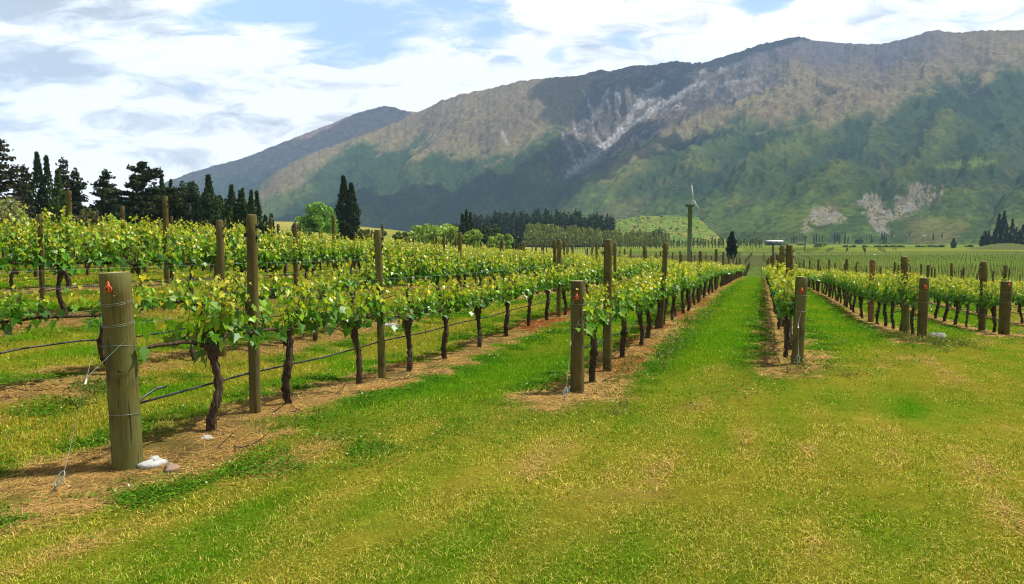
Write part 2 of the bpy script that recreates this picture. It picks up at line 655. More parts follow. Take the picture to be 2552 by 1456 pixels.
def make_ground():
    gx = 80 * (8000 / 80) ** (np.linspace(0, 1, 46)[1:])
    xs = np.concatenate([-gx[::-1], axis_steps([(-80, -16, 0.9), (-16, 18, 0.16), (18, 80, 0.9)]), gx])
    gy = 130 * (7500 / 130) ** (np.linspace(0, 1, 90)[1:])
    ys = np.concatenate([[-600, -300, -150, -80, -50, -35], axis_steps([(-25, 2, 1.0), (2, 30, 0.16), (30, 60, 0.4), (60, 130, 1.0)]), gy])
    X, Y = np.meshgrid(xs, ys)
    Z = ground_z(X, Y)
    m = masks(X, Y)
    near = sstep(40, 25, Y) * sstep(2, 3, Y)
    Z = Z + near * (0.012 * m['n3'] + 0.02 * m['n1'] + m['straw'] * 0.012)
    C = ground_colour(X, Y)
    nx, ny = len(xs), len(ys)
    idx = np.arange(nx * ny).reshape(ny, nx)
    Fq = np.stack([idx[:-1, :-1], idx[:-1, 1:], idx[1:, 1:], idx[1:, :-1]], -1).reshape(-1, 4)
    b = MB(); b.add(np.stack([X, Y, Z], -1).reshape(-1, 3), Fq, C.reshape(-1, 3))
    mt, nt = new_mat("turf_and_soil")
    pos = geo_pos(nt)
    fine = noise(nt, pos, 38, 3, 0.7); mid = noise(nt, pos, 5, 4, 0.65); big = noise(nt, pos, 0.35, 4, 0.6)
    f = mathn(nt, 'MULTIPLY', mathn(nt, 'MULTIPLY_ADD', fine, 1.3, 0.30), mathn(nt, 'MULTIPLY_ADD', mid, 0.8, 0.55))
    f = mathn(nt, 'MULTIPLY', f, mathn(nt, 'MULTIPLY_ADD', big, 0.7, 0.60))
    comb = nd(nt, 'ShaderNodeCombineColor')
    for i in range(3):
        L(nt, f, comb.inputs[i])
    c = mixc(nt, 1.0, attr(nt), comb.outputs[0], 'MULTIPLY')
    h = mathn(nt, 'ADD', fine, mid)
    out(nt, princ(nt, c, 0.95, 0.0, h, 0.7, 0.03))
    o = b.build("ground", mt, smooth=True, kind='structure', label="green and straw coloured vineyard ground running to the valley floor")
    return o


make_ground()


# ------------------------------------------------------------------ grass, straw and clover as real blades
def sample_wedge(n, r0, r1, r, power=1.0):
    """points in front of the camera, between the distances r0 and r1, a little wider than the view"""
    q = r.random(n)
    rho = np.sqrt(r0 * r0 + (r1 * r1 - r0 * r0) * q)
    th = (r.random(n) - 0.5) * 2 * math.radians(41)
    return rho * np.sin(th), rho * np.cos(th)


def blades(x, y, z, length, width, col, r, lean=0.5, two=True, flat=0.0):
    n = len(x)
    az = r.random(n) * 2 * np.pi
    dirv = np.stack([np.cos(az), np.sin(az), np.zeros(n)], 1)
    side = np.stack([-np.sin(az), np.cos(az), np.zeros(n)], 1)
    ln = (r.random(n) * lean)[:, None] + np.reshape(flat, (-1, 1))
    L_ = length[:, None]; W_ = width[:, None]
    base = np.stack([x, y, z], 1)
    up = np.array([0, 0, 1.0])
    if two:
        m = base + L_ * (0.55 * (up * (1 - 0.25 * ln) + dirv * ln * 0.6))
        t = m + L_ * 0.5 * (up * np.clip(1 - ln * 1.1, 0.02, 1) + dirv * (ln * 1.0 + 0.15))
        V = np.stack([base - side * W_ / 2, base + side * W_ / 2, m + side * W_ * 0.38, m - side * W_ * 0.38, t], 1).reshape(-1, 3)
        i = np.arange(n)[:, None] * 5
        return V, np.concatenate([i + 0, i + 1, i + 2, i + 3], 1), np.concatenate([i + 3, i + 2, i + 4], 1), np.repeat(col, 5, axis=0)
    t = base + L_ * (up * np.clip(1 - ln * 0.6, 0.05, 1) + dirv * (ln * 0.9 + 0.1))
    V = np.stack([base - side * W_ / 2, base + side * W_ / 2, t], 1).reshape(-1, 3)
    i = np.arange(n)[:, None] * 3
    return V, None, np.concatenate([i, i + 1, i + 2], 1), np.repeat(col, 3, axis=0)


def add_blades(mb, res):
    V, q, t, c = res
    base = mb.N
    mb.V.append(V); mb.C.append(c)
    if q is not None:
        mb.F.append(q + base); mb.MI.append((len(q), 0))
    mb.F.append(t + base); mb.MI.append((len(t), 0))
    mb.N += len(V)


def make_grass():
    r = np.random.default_rng(21)
    g = MB(); s = MB(); cl = MB(); fl = MB()
    bands = [(2.6, 5.0, 7600, .0036, True), (5.0, 8.0, 4000, .0048, True), (8.0, 13.0, 1900, .0070, False), (13.0, 22.0, 640, .0115, False), (22, 45, 120, .022, False)]
    for r0, r1, dens, w, two in bands:
        area = math.radians(82) * 0.5 * (r1 * r1 - r0 * r0)
        n = int(area * dens)
        x, y = sample_wedge(n, r0, r1, r)
        m = masks(x, y)
        z = ground_z(x, y) - 0.004
        c = turf_colour(x, y, m)
        # grass
        keep = r.random(n) > m['straw'] * 0.80
        keep &= r.random(n) > m['clover'] * 0.5
        hay = (r.random(n) < 0.10 + 0.62 * np.clip(m['dry'] + m['drylane'] + m['hay'], 0, 1) * (1 - 0.5 * m['lush']))
        cc = c * (0.45 + 1.10 * r.random(n))[:, None] * (1 + 0.10 * r.normal(size=(n, 3)))
        green = np.array([0.105, 0.225, 0.007]) * (0.5 + 0.9 * r.random(n))[:, None]
        pale = np.array([0.52, 0.43, 0.10]) * (0.6 + 0.8 * r.random(n))[:, None]
        cc = np.where((r.random(n) < 0.30)[:, None], green, cc)
        hb = hay & (r.random(n) < 0.45)
        cc = np.where(hb[:, None], pale, cc)
        ln = np.where(m['lush'] > 0.5, 0.058, 0.030) * (0.6 + 0.8 * r.random(n))
        ln = ln * (1 + 0.35 * np.clip(m['n1'], -0.6, 1))
        k = np.where(keep)[0]
        add_blades(g, blades(x[k], y[k], z[k], ln[k], np.full(len(k), w) * (0.7 + 0.6 * r.random(len(k))), np.clip(cc[k], 0.002, 1), r, 1.15, two, np.where(hb[k], .75, 0.0)))
        # straw lying under the vines and raked into wisps on the headland
        k = np.where((r.random(n) < m['straw'] * 0.95 + m['hay'] * 0.30))[0]
        sc = STRAW * np.array([1.3, 1.35, 1.3]) * (0.30 + 1.15 * r.random(len(k)))[:, None]
        sc = np.where((r.random(len(k)) < m['red'][k] * 0.75)[:, None], RED * 1.2, sc)
        add_blades(s, blades(x[k], y[k], z[k] + 0.012, np.full(len(k), 0.10) * (0.5 + r.random(len(k))), np.full(len(k), w * 1.05), np.clip(sc, 0.002, 1), r, 0.5, False, 1.35))
        # thicker litter right under the rows
        for kk_, vv_ in VROW.items():
            if r0 > 20 or kk_ > 46 or kk_ < 39:
                continue
            nn_ = int(area * dens * 0.05)
            uu_ = ustart(kk_) - .8 + (r1 + 4 - ustart(kk_)) * r.random(nn_); vq = vv_ + (r.random(nn_) - .5) * 1.1
            xs_, ys_ = xy_of(uu_, vq); dd_ = np.hypot(xs_, ys_)
            ok_ = (dd_ > r0) & (dd_ < r1) & (ys_ > 1.5)
            xs_, ys_ = xs_[ok_], ys_[ok_]
            if len(xs_) < 2:
                continue
            ms_ = masks(xs_, ys_); ok_ = r.random(len(xs_)) < ms_['straw']
            xs_, ys_ = xs_[ok_], ys_[ok_]; rd_ = ms_['red'][ok_]
            if len(xs_) < 2:
                continue
            sc = STRAW * np.array([1.4, 1.5, 1.4]) * (0.25 + 1.2 * r.random(len(xs_)))[:, None]
            sc = np.where((r.random(len(xs_)) < 0.26)[:, None], np.array([[.055, .034, .016]]), sc)
            sc = np.where((r.random(len(xs_)) < rd_ * 0.75)[:, None], RED * 1.2, sc)
            add_blades(s, blades(xs_, ys_, ground_z(xs_, ys_) + 0.015, 0.11 * (0.4 + r.random(len(xs_))), np.full(len(xs_), w * 1.1), np.clip(sc, .002, 1), r, 0.55, False, 1.3))
        # clover leaves: small flat triangles on short stalks
        kk = np.where(r.random(n) < m['clover'] * 0.95)[0]
        P = np.stack([x[kk], y[kk], z[kk] + 0.012 + 0.030 * r.random(len(kk))], 1)
        ax = unit(np.stack([r.normal(size=len(kk)), r.normal(size=len(kk)), 0.3 * r.normal(size=len(kk))], 1))
        b2 = unit(np.cross(ax, np.array([0, 0, 1.0]) + 0.35 * r.normal(size=(len(kk), 3))))
        sz = (w * 2.6 + 0.005) * (0.7 + 0.6 * r.random(len(kk)))[:, None]
        V = np.stack([P - ax * sz / 2, P + b2 * sz / 2, P + ax * sz / 2, P - b2 * sz / 2], 1).reshape(-1, 3)
        ccol = CLOV * np.array([1.35, 1.3, 1.0]) * (0.55 + 0.9 * r.random(len(kk)))[:, None]
        cl.quads(V, np.repeat(np.clip(ccol, .002, 1), 4, axis=0))
        if r1 < 30:
            kf = kk[r.random(len(kk)) < 0.0022 * (7600 / dens) ** 0.6]
            for i in kf:
                p = np.array([x[i], y[i], z[i] + 0.075]); q = 0.008 + w * 0.35
                V = p + q * np.array([[1, 0, 0], [0, 1, 0], [-1, 0, 0], [0, -1, 0], [0, 0, .9], [0, 0, -.7]])
                fl.add(V, np.array([[0, 1, 4], [1, 2, 4], [2, 3, 4], [3, 0, 4], [1, 0, 5], [2, 1, 5], [3, 2, 5], [0, 3, 5]]), (0.72, 0.70, 0.52))
    g.build("grass", M_GRASS, kind='stuff', label="short mown grass, lush in the lanes and yellowing on the headland")
    s.build("straw", M_GRASS, kind='stuff', label="dry straw and dead grass strewn beneath the vine rows")
    cl.build("clover", M_GRASS, kind='stuff', label="dark green clover leaves along the edges of the grass lanes")
    fl.build("clover_blossom", M_PLASTIC if False else M_GRASS, kind='stuff', label="tiny white clover flowers scattered through the lanes")


make_grass()
# ------------------------------------------------------------------ grape vines
HALF = np.array([(0, 0), (.20, -.17), (.46, -.08), (.37, .16), (.56, .40), (.27, .47), (0, .86)])


def lobed_leaves(P, nrm, fwd, size, r, fold=0.38):
    n = len(P)
    nrm = unit(nrm); fwd = unit(fwd - nrm * np.sum(fwd * nrm, 1, keepdims=True)); sd = np.cross(fwd, nrm)
    hx = np.concatenate([HALF, HALF * np.array([-1, 1])])
    k = len(HALF)
    fo = (fold * (0.4 + 1.2 * r.random(n)))[:, None]
    wav = r.normal(size=(n, 2 * k)) * 0.065
    x = hx[None, :, 0] * (0.9 + 0.25 * r.random((n, 1))); y = hx[None, :, 1] + 0 * x
    z = fo * np.abs(x) - 0.30 * fo * y * y * 2 + wav
    z[:, [0, k]] = 0; z[:, k - 1] = z[:, 2 * k - 1]
    s = size[:, None, None]
    V = P[:, None, :] + s * (x[..., None] * sd[:, None, :] + y[..., None] * fwd[:, None, :] + z[..., None] * nrm[:, None, :])
    i = np.arange(n)[:, None] * 2 * k
    f1 = i + np.arange(k)[None, :]
    f2 = i + (np.arange(k)[None, ::-1] + k)
    return V.reshape(-1, 3), np.concatenate([f1, f2]), 2 * k


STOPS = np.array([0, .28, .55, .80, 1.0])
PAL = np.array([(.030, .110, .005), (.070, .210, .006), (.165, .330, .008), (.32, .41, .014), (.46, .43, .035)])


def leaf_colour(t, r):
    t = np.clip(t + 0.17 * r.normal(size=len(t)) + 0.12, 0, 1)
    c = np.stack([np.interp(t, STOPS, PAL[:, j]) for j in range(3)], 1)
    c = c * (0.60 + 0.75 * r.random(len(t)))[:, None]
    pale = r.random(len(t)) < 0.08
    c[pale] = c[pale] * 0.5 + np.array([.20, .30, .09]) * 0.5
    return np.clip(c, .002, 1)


def vine_parts(seed, lean=0.0, vigour=1.0, arms=(0.66, 0.66), top=1.18, head=0.72):
    r = np.random.default_rng(seed)
    # trunk: twisted, flaking, thicker at foot and head
    n = 22
    zz = np.linspace(-0.10, head, n); t = (zz + 0.1) / (head + 0.1)
    w1, w2 = r.random(2) * 6.28
    px = lean * t ** 1.2 + 0.034 * np.sin(t * 5.2 + w1) * np.sin(t * 3.14) * 1.6
    py = 0.022 * np.sin(t * 4.6 + w2) * np.sin(t * 3.14) * 1.6
    rad = 0.80 * (0.034 + 0.016 * np.exp(-(t / 0.12) ** 2) + 0.020 * np.exp(-((t - 0.97) / 0.13) ** 2)) * (0.92 + 0.2 * r.random(n)) * (0.85 + 0.35 * r.random())
    sides = 13
    wob = 1 + 0.22 * r.normal(size=(1, sides)) * np.ones((n, 1)) + 0.17 * r.normal(size=(n, sides))
    rad = rad * (1 + 0.14 * r.normal(size=n))
    trunk = MB(); trunk.tube(np.stack([px, py, zz], 1), rad, sides, wob=wob)
    for i in range(30):                                     # flakes of loose bark
        j = r.integers(1, n - 1); a = r.random() * 6.28
        p = np.array([px[j] + math.cos(a) * rad[j] * 1.05, py[j] + math.sin(a) * rad[j] * 1.05, zz[j]])
        q = p + np.array([math.cos(a) * .012 + r.normal() * .006, math.sin(a) * .012 + r.normal() * .006, -0.06 - .06 * r.random()])
        trunk.tube([p, (p + q) / 2 + r.normal(size=3) * .004, q], [.004, .0035, .001], 4)
    hx, hy = px[-1], py[-1]
    # cordon arms
    cor = MB(); arm_pts = []
    for sgn, ln in ((-1, arms[0]), (1, arms[1])):
        if ln <= 0.05:
            continue
        m = 9; tt = np.linspace(0, 1, m)
        xs = hx + sgn * (0.0 + ln * tt)
        zs = head - 0.03 + 0.07 * sstep(0, 0.35, tt) + 0.010 * r.normal(size=m)
        ys = hy * (1 - tt) + 0.010 * r.normal(size=m)
        P = np.stack([xs, ys, zs], 1)
        cor.tube(P, 0.019 - 0.009 * tt, 7, wob=1 + 0.14 * r.normal(size=(m, 7)))
        arm_pts.append(P)
    # shoots with leaves
    fol = MB(); LP = []; LN = []; LF = []; LS = []; LT = []
    ns = int(17 * vigour)
    allp = np.concatenate(arm_pts)
    for i in range(ns):
        b = allp[r.integers(0, len(allp))] + np.array([r.normal() * .03, r.normal() * .015, 0.005])
        h = (top - head) * (0.55 + 0.62 * r.random())
        tl = np.array([r.normal() * .17, r.normal() * .17, 1.0]) * h
        k = 7; tt = np.linspace(0, 1, k)[:, None]
        P = b + tl * tt + np.array([r.normal(), r.normal(), 0]) * 0.05 * tt ** 2
        fol.tube(P, 0.0052 - 0.0034 * tt[:, 0], 4, col=np.where(tt < .5, [[.075, .05, .018]], [[.15, .17, .03]]), mi=0, cap=False)
        nn = int(h / 0.038) + 2
        for j in range(nn):
            f = (j + 0.6) / nn
            p = b + tl * f
            a = r.random() * 6.28
            o = np.array([math.cos(a), math.sin(a) * 1.15, 0.0])
            pet = (0.055 + 0.05 * r.random()) * (1 - 0.55 * f)
            q = p + o * pet + np.array([0, 0, -0.02 + 0.03 * r.random()])
            LP.append(q)
            LN.append(np.array([0, 0, 0.85]) + o * (0.55 + 0.5 * r.random()) + r.normal(size=3) * 0.45)
            LF.append(o + np.array([0, 0, -0.55]) + r.normal(size=3) * 0.35)
            LS.append((0.100 - 0.055 * f) * (0.60 + 0.75 * r.random()))
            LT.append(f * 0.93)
    for i in range(int(11 * vigour)):                        # old basal leaves hanging round the cordon
        b = allp[r.integers(0, len(allp))]
        a = r.random() * 6.28; o = np.array([math.cos(a), math.sin(a), 0])
        LP.append(b + o * (0.04 + .06 * r.random()) + np.array([0, 0, -0.09 + 0.12 * r.random()]))
        LN.append(np.array([0, 0, 0.5]) + o * 0.8 + r.normal(size=3) * 0.4); LF.append(o * 0.6 + np.array([0, 0, -0.9]) + r.normal(size=3) * .3)
        LS.append(0.105 * (0.8 + 0.45 * r.random())); LT.append(0.03)
    LP = np.array(LP); LT = np.array(LT)
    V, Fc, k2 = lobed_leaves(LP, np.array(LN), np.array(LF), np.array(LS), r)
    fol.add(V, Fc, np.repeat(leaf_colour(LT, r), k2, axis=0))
    return trunk.mesh("trunk", M_BARK, True), cor.mesh("cordon", M_BARK, True), fol.mesh("foliage", M_LEAF), hx


TEMPL = {}
LEANS = (-0.13, -0.05, 0.02, 0.08, 0.15)
for i, ln in enumerate(LEANS):
    for j in range(3):
        TEMPL[(i, j)] = vine_parts(100 + i * 10 + j, ln, 1.45, top=1.20 + 0.05 * j)
SPARSE = {i: vine_parts(300 + i, LEANS[i], 0.95, arms=(0.74, 0.74), top=1.18) for i in range(len(LEANS))}
END_L = vine_parts(401, 0.02, 0.95, arms=(0.95, 0.62), top=1.22)

END_W = vine_parts(402, -0.05, 2.0, arms=(2.1, 0.62), top=1.12)

ORD = "first second third fourth fifth sixth seventh eighth ninth tenth eleventh twelfth thirteenth fourteenth fifteenth sixteenth seventeenth eighteenth nineteenth twentieth".split()


def ordinal(n):
    if n <= 20:
        return ORD[n - 1]
    tens = {2: "twenty", 3: "thirty", 4: "forty", 5: "fifty", 6: "sixty", 7: "seventy"}[n // 10]
    one = n % 10
    if one == 0:
        return {2: "twentieth", 3: "thirtieth", 4: "fortieth", 5: "fiftieth", 6: "sixtieth", 7: "seventieth"}[n // 10]
    return tens + "-" + ORD[one - 1]


ROWNAME = {41: "the nearest row", 42: "the row behind the tag 42 post", 43: "the row behind the forked guy wire",
           44: "the row ending beside the grey rock", 45: "the row of the rightmost end post",
           40: "the first row uphill of the nearest", 39: "the second row uphill of the nearest"}
for k in range(38, 20, -1):
    ROWNAME[k] = "the %s row uphill of the nearest" % ordinal(41 - k)
for k in range(46, 66):
    ROWNAME[k] = "the %s row beyond the rightmost end post" % ordinal(k - 45)

ROT = math.pi / 2 - PHI


def px_u(px, v):
    a = (px - CX) / F
    y = v / (a * VX + VY)
    x = a * y
    return x * UX + y * UY


def in_view(x, y, z, mx=120):
    p = project((x, y, z))
    return p is not None and -mx < p[0] < 2551 + mx and p[1] < 1500


cands = []
for k, v in VROW.items():
    r = np.random.default_rng(900 + k)
    if k == 41:
        us = [px_u(p, v) for p in (515, 705, 895, 1010, 1110, 1190, 1257, 1320, 1365)]
        leans = [0, -.05, -.13, 0.02, -.05, 0.02, -.05, .02, -.05]
    elif k == 40:
        us = [px_u(p, v) for p in (262, 475, 622, 772)]; leans = [-.05, .15, .02, .02]
    elif k == 42:
        us = [px_u(p, v) for p in (1475, 1556, 1593, 1615, 1643)]; leans = [-.05, -.05, -.05, -.13, .02]
    else:
        us = [ustart(k) + 0.75]; leans = [0.02]
    while us[-1] < U_END - 1:
        us.append(us[-1] + 1.30 + 0.10 * r.normal()); leans.append(float(r.choice(LEANS)))
    for i, (u, ln) in enumerate(zip(us, leans)):
        x, y = xy_of(u, v + 0.03 * r.normal())
        if y < 2.0:
            continue
        z = gz(x, y)
        if not in_view(x, y, z + 1.0):
            continue
        if k > 46 and u > 70:
            continue
        cands.append(dict(k=k, i=i, u=u, v=v, x=x, y=y, z=z, lean=ln, d=math.hypot(x, y), r=r.random(), w=i < len(us)))
# every fifteenth or so plant is missing in the older rows
cands = [c for c in cands if not (c['k'] not in (41, 42) and c['d'] > 12 and c['r'] < 0.04)]
cands.sort(key=lambda c: c['d'])
NEAR, FARV = cands[:296], cands[296:]
order = {}
for c in sorted(NEAR, key=lambda c: (c['k'], c['u'])):
    order.setdefault(c['k'], []).append(c)

LEANWORD = {0: "trunk leaning well back to the left", 1: "slightly left leaning trunk", 2: "upright knobbly trunk", 3: "slightly right leaning trunk", 4: "crooked right leaning trunk"}
for k, lst in order.items():
    for n, c in enumerate(lst):
        li = int(np.argmin([abs(c['lean'] - l) for l in LEANS]))
        if k == 41 and n == 0:
            t = END_L
        elif k == 40 and n == 0:
            t = END_W
        elif k == 41 and n < 9:
            t = SPARSE[li]
        elif k == 40 and n < 5:
            t = SPARSE[li]
        else:
            t = TEMPL[(li, int(c['r'] * 997) % 3)]
        flip = int(c['r'] * 7919) % 2 == 1 and abs(LEANS[li]) < 0.03
        root = link("grapevine", None, loc=(c['x'], c['y'], c['z']), rot=(0, 0, ROT + (math.pi if flip else 0)))
        sc = 0.94 + 0.12 * c['r']
        root.scale = (1, 1, sc)
        if k >= 39 and k <= 45:
            lab = "%s grapevine with %s, %s along %s" % ("gnarled" if c['d'] < 14 else "leafy", "knobbly trunk", ordinal(n + 1), ROWNAME[k])
            lab = "leafy grapevine, %s in sight along %s" % (ordinal(n + 1), ROWNAME[k])
        else:
            lab = "grapevine merging into the dense canopy of %s" % ROWNAME[k]
        tag(root, lab, "grapevine", "grapevines in %s" % ROWNAME[k])
        for nm, me in zip(("trunk", "cordon", "foliage"), t[:3]):
            link(nm, me, root)


def make_far_vines():
    r = np.random.default_rng(77)
    b = MB()
    P = []; T = []; SZ = []
    for c in FARV:
        n = 190 if c['d'] < 36 else (110 if c['d'] < 60 else 60)
        s = 0.085 if c['d'] < 36 else (0.11 if c['d'] < 60 else 0.15)
        h = r.random(n) ** 0.9
        w = (r.random(n) - 0.5) * 1.36
        o = r.normal(size=n) * (0.15 - 0.05 * h)
        topz = 0.46 * (0.85 + 0.35 * fbm(w * 3 + c['u'] * 2.1, np.full(n, c['k'] * 3.7), 2))
        x = c['x'] + w * UX + o * VX; y = c['y'] + w * UY + o * VY
        z = c['z'] + 0.66 + h * topz * 1.12
        P.append(np.stack([x, y, z], 1)); T.append(h); SZ.append(np.full(n, s) * (1.1 - 0.45 * h) * (0.7 + 0.6 * r.random(n)))
        t = np.linspace(0, 1, 4)
        px = c['x'] + c['lean'] * UX * t; py = c['y'] + c['lean'] * UY * t
        b.tube(np.stack([px + 0.02 * r.normal(size=4), py, c['z'] - 0.1 + 0.85 * t], 1), [.05, .038, .036, .05], 5, col=(.05, .038, .026), cap=False, mi=1)
        e1 = np.array([c['x'] - .66 * UX, c['y'] - .66 * UY, c['z'] + .76]); e2 = np.array([c['x'] + .66 * UX, c['y'] + .66 * UY, c['z'] + .76])
        b.tube([e1, (e1 + e2) / 2, e2], .016, 4, col=(.05, .038, .026), cap=False, mi=1)
    P = np.concatenate(P); T = np.concatenate(T); SZ = np.concatenate(SZ)
    up = np.tile([0, 0, -0.5], (len(P), 1))
    V = cards(P, SZ * 1.15, r, 1.15, up)
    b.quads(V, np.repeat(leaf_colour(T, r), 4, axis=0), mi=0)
    b.build("grapevine_canopy", [M_LEAF, M_BARK], kind='stuff', label="far vine rows merging into one yellow green canopy across the slope")


make_far_vines()


# ------------------------------------------------------------------ posts
def post_mesh(name, rad, h, seed, sides=20, taper=0.94, mats=None):
    r = np.random.default_rng(seed)
    b = MB()
    n = 12
    zz = np.concatenate([np.linspace(-0.15, h - 0.012, n), [h]])
    t = np.clip(zz / h, 0, 1)
    rad_ = rad * (1 - (1 - taper) * t); rad_[-1] -= 0.006 + rad * 0.03
    wob = 1 + 0.018 * r.normal(size=(1, sides)) + 0.006 * r.normal(size=(len(zz), sides))
    ph = int(r.integers(0, sides))
    wob[:, ph] -= 0.07                                       # drying crack
    wob[:, (ph + 7) % sides] -= 0.03
    pts = np.stack([0.004 * np.sin(zz * 2.2 + seed), 0.004 * np.cos(zz * 1.7), zz], 1)
    b.tube(pts, rad_, sides, wob=wob, cap=False)
    # sawn top
    th = np.linspace(0, 2 * np.pi, sides, endpoint=False)
    top = b.V[0][-sides:]
    b.add(np.concatenate([top, [top.mean(0) + [0, 0, .003]]]), [(i, (i + 1) % sides, sides) for i in range(sides)], mi=1)
    return b.mesh(name, mats or [M_POST, M_END], True)


def loop_mesh(rad, z, tilt=0.0, wire=0.0028, turns=1):
    b = MB()
    th = np.linspace(0, 2 * np.pi * turns, 30 * turns)
    b.tube(np.stack([rad * np.cos(th), rad * np.sin(th), z + tilt * np.sin(th) + 0.012 * th / 6.28 * (turns > 1)], 1), wire, 5, cap=False)
    return b


def tag_mesh(s):
    b = MB()
    o = [(-.5, 0), (.5, 0), (.5, .62), (.20, .98), (.17, 1.42), (.08, 1.52), (-.08, 1.52), (-.17, 1.42), (-.20, .98), (-.5, .62)]
    P = [(x * s, -0.002, y * s) for x, y in o] + [(x * s, 0.001, y * s) for x, y in o]
    n = len(o)
    Fs = [tuple(range(n)), tuple(range(2 * n - 1, n - 1, -1))] + [(i, n + i, n + (i + 1) % n, (i + 1) % n) for i in range(n)]
    b.add(P, Fs)
    return b


STRAIN = {  # base px, base py, top px, top py, width px, row, shared look
    41: (319, 1175, 302, 679, 73), 42: (1437, 980, 1437, 700, 34), 43: (1985, 908, 1992, 690, 28.5),
    44: (2296, 846, 2298, 693, 22.5), 45: (2501, 836, 2502, 701, 25.5)}
SLAB = {41: "thick round timber end post, left edge of the photo, orange tag 41 and wire loops",
        42: "grey brown timber end post with orange tag 42 and pale stones at its foot",
        43: "timber end post with forked guy wire down its face and small orange tag",
        44: "timber end post with tilted orange tag and guy wire beside a grey rock",
        45: "stout timber end post, the rightmost, with a tiny orange tag near its top"}
GREENISH = [M_POST_GREEN, M_END]
ANCH = {}
for k, (bx, by, tx, ty, w) in STRAIN.items():
    v = VROW[k]
    if k == 43:
        Y = 11.0; p = at_depth(bx, by, Y)
    else:
        p = at_row(bx, by, v); Y = p[1]
    x, y = p[0], p[1]; z = gz(x, y)
    ztop = at_depth(tx, ty, Y)[2]
    h = ztop - z
    rad = w / F * Y / 2
    me = post_mesh("end_post", rad, h, 40 + k, 26, 0.985, GREENISH if k in (41, 43) else [M_POST, M_END])
    tilt = math.atan2(tx - bx, by - ty)
    face = math.atan2(x, y)                                 # turn the front (-y) to the eye
    o = link("end_post", me, loc=(x, y, z), rot=(0, tilt, 0), label=SLAB[k], cat="end post", group="tagged end posts along the headland")
    # tag and number
    fx = {41: -0.43, 42: -0.10, 43: 0.15, 44: 0.45, 45: 0.45}[k]
    s = {41: 0.050, 42: 0.054, 43: 0.056, 44: 0.066, 45: 0.055}[k]
    tz = {41: (1175 - 725), 42: (980 - 743), 43: (908 - 726), 44: (846 - 715.5), 45: (836 - 712)}[k] / F * Y
    ang = -math.pi / 2 - face + math.asin(fx) * 0.9
    tg = tag_mesh(s).build("number_tag", M_TAG, o, label="orange ear tag nailed to the post")
    tg.location = (math.cos(ang) * (rad * 1.03 + .006), math.sin(ang) * (rad * 1.03 + .006), tz)
    tg.rotation_euler = (0, {44: math.radians(-24)}.get(k, 0), ang + math.pi / 2)
    cu = bpy.data.curves.new("number", 'FONT'); cu.body = str(k); cu.size = s * 0.92; cu.offset = 0.0010; cu.align_x = 'CENTER'; cu.extrude = 0.0004; cu.space_character = 1.15
    cu.materials.append(M_INK)
    tmp = bpy.data.objects.new("tmp_text", cu)
    nme = bpy.data.meshes.new_from_object(tmp); bpy.data.objects.remove(tmp)
    if not nme.materials: nme.materials.append(M_INK)
    link("number", nme, tg, loc=(0, -0.0026, s * 0.10), rot=(math.pi / 2, 0, 0))
    nb = MB(); nb.tube([(0, .002, s * 1.35), (0, -.006, s * 1.35)], .004 if k == 41 else .005, 8); nb.build("nail", M_CLIP, tg)
    # wire tied round the post
    zs = {41: [(1.215, .02, 2), (1.06, .018, 2), (0.90, -.02, 1), (0.405, -.012, 1)]}.get(k, [(h * .80, .01, 1), (h * .62, .008, 1)])
    for zz, ti, tu in zs:
        loop_mesh(rad * 1.012 + .002, zz, ti, .0015 if k == 41 else .0018, tu).build("wire_loop", M_WIRE, o)
    if k == 41:
        nb = MB(); nb.box((0, -rad * 1.0, 0.735), (.034, .012, .008)); q = nb.build("staple", M_CLIP, o)
        q.rotation_euler = (0, 0, math.radians(22))
        nb = MB(); nb.tube([(0, -rad + .006, 1.285), (0, -rad - .010, 1.285)], [.017, .013], 12); q = nb.build("knot", M_POST, o); q.rotation_euler = (0, 0, math.radians(-4) - face)
    # anchor and guy wire in front of the post, on the row line
    ax, ay = {41: (97, 1192), 42: (1400, 1005), 43: (1989, 922), 44: (2326, 862), 45: (2540, 850)}[k]
    u0, _ = uv_of(x, y)
    if k == 43:
        A = at_depth(ax, ay, Y - 0.35)
    elif k in (44, 45):
        A = np.array([x + 0.33, y - 0.35, 0])
    else:
        A = at_row(ax, ay, v)
    az = gz(A[0], A[1])
    b = MB()
    lean_ = np.array([x - A[0], y - A[1], 0.9]); lean_ /= np.linalg.norm(lean_)
    e0 = np.array([0, 0, -0.1]); e1 = e0 + lean_ * 0.19
    sd = unit(np.cross(lean_, [0, 1, 0]))
    b.tube([e0, e1], .006, 6)
    ring = [e1 + lean_ * (0.035 - 0.035 * math.cos(t)) * 1.5 + sd * .019 * math.sin(t) for t in np.linspace(0, 2 * math.pi, 16)]
    b.tube(ring, .0055, 6, cap=False)
    an = b.build("ground_anchor", M_WIRE, None, label="bent metal eye rod anchored in the ground before %s" % ("post 41" if k == 41 else "post 42" if k == 42 else {43: "the post with forked guy wire", 44: "the post beside the grey rock", 45: "the stout rightmost end post"}[k]), cat="ground anchor", group="ground anchors of the end posts")
    an.location = (A[0], A[1], az)
    eye = np.array([A[0], A[1], az]) + ring[8]
    side = np.array([math.cos(face), -math.sin(face), 0])
    front = np.array([-math.sin(face), -math.cos(face), 0])
    mid = None
    g = MB()
    base = np.array([x, y, z])
    tz_ = h * 0.80
    hi1 = base + side * rad * 1.02 + np.array([math.tan(tilt) * tz_, 0, tz_]); hi2 = base - side * rad * 1.02 + np.array([math.tan(tilt) * tz_ * .95, 0, tz_ * 0.96])
    wr = .0014 if k == 41 else .0017
    fk = {41: .40, 42: .42, 43: .40, 44: .45, 45: .45}[k]
    top_c = base + front * (rad + .02) + np.array([math.tan(tilt) * h * .5, 0, h * 0.5])
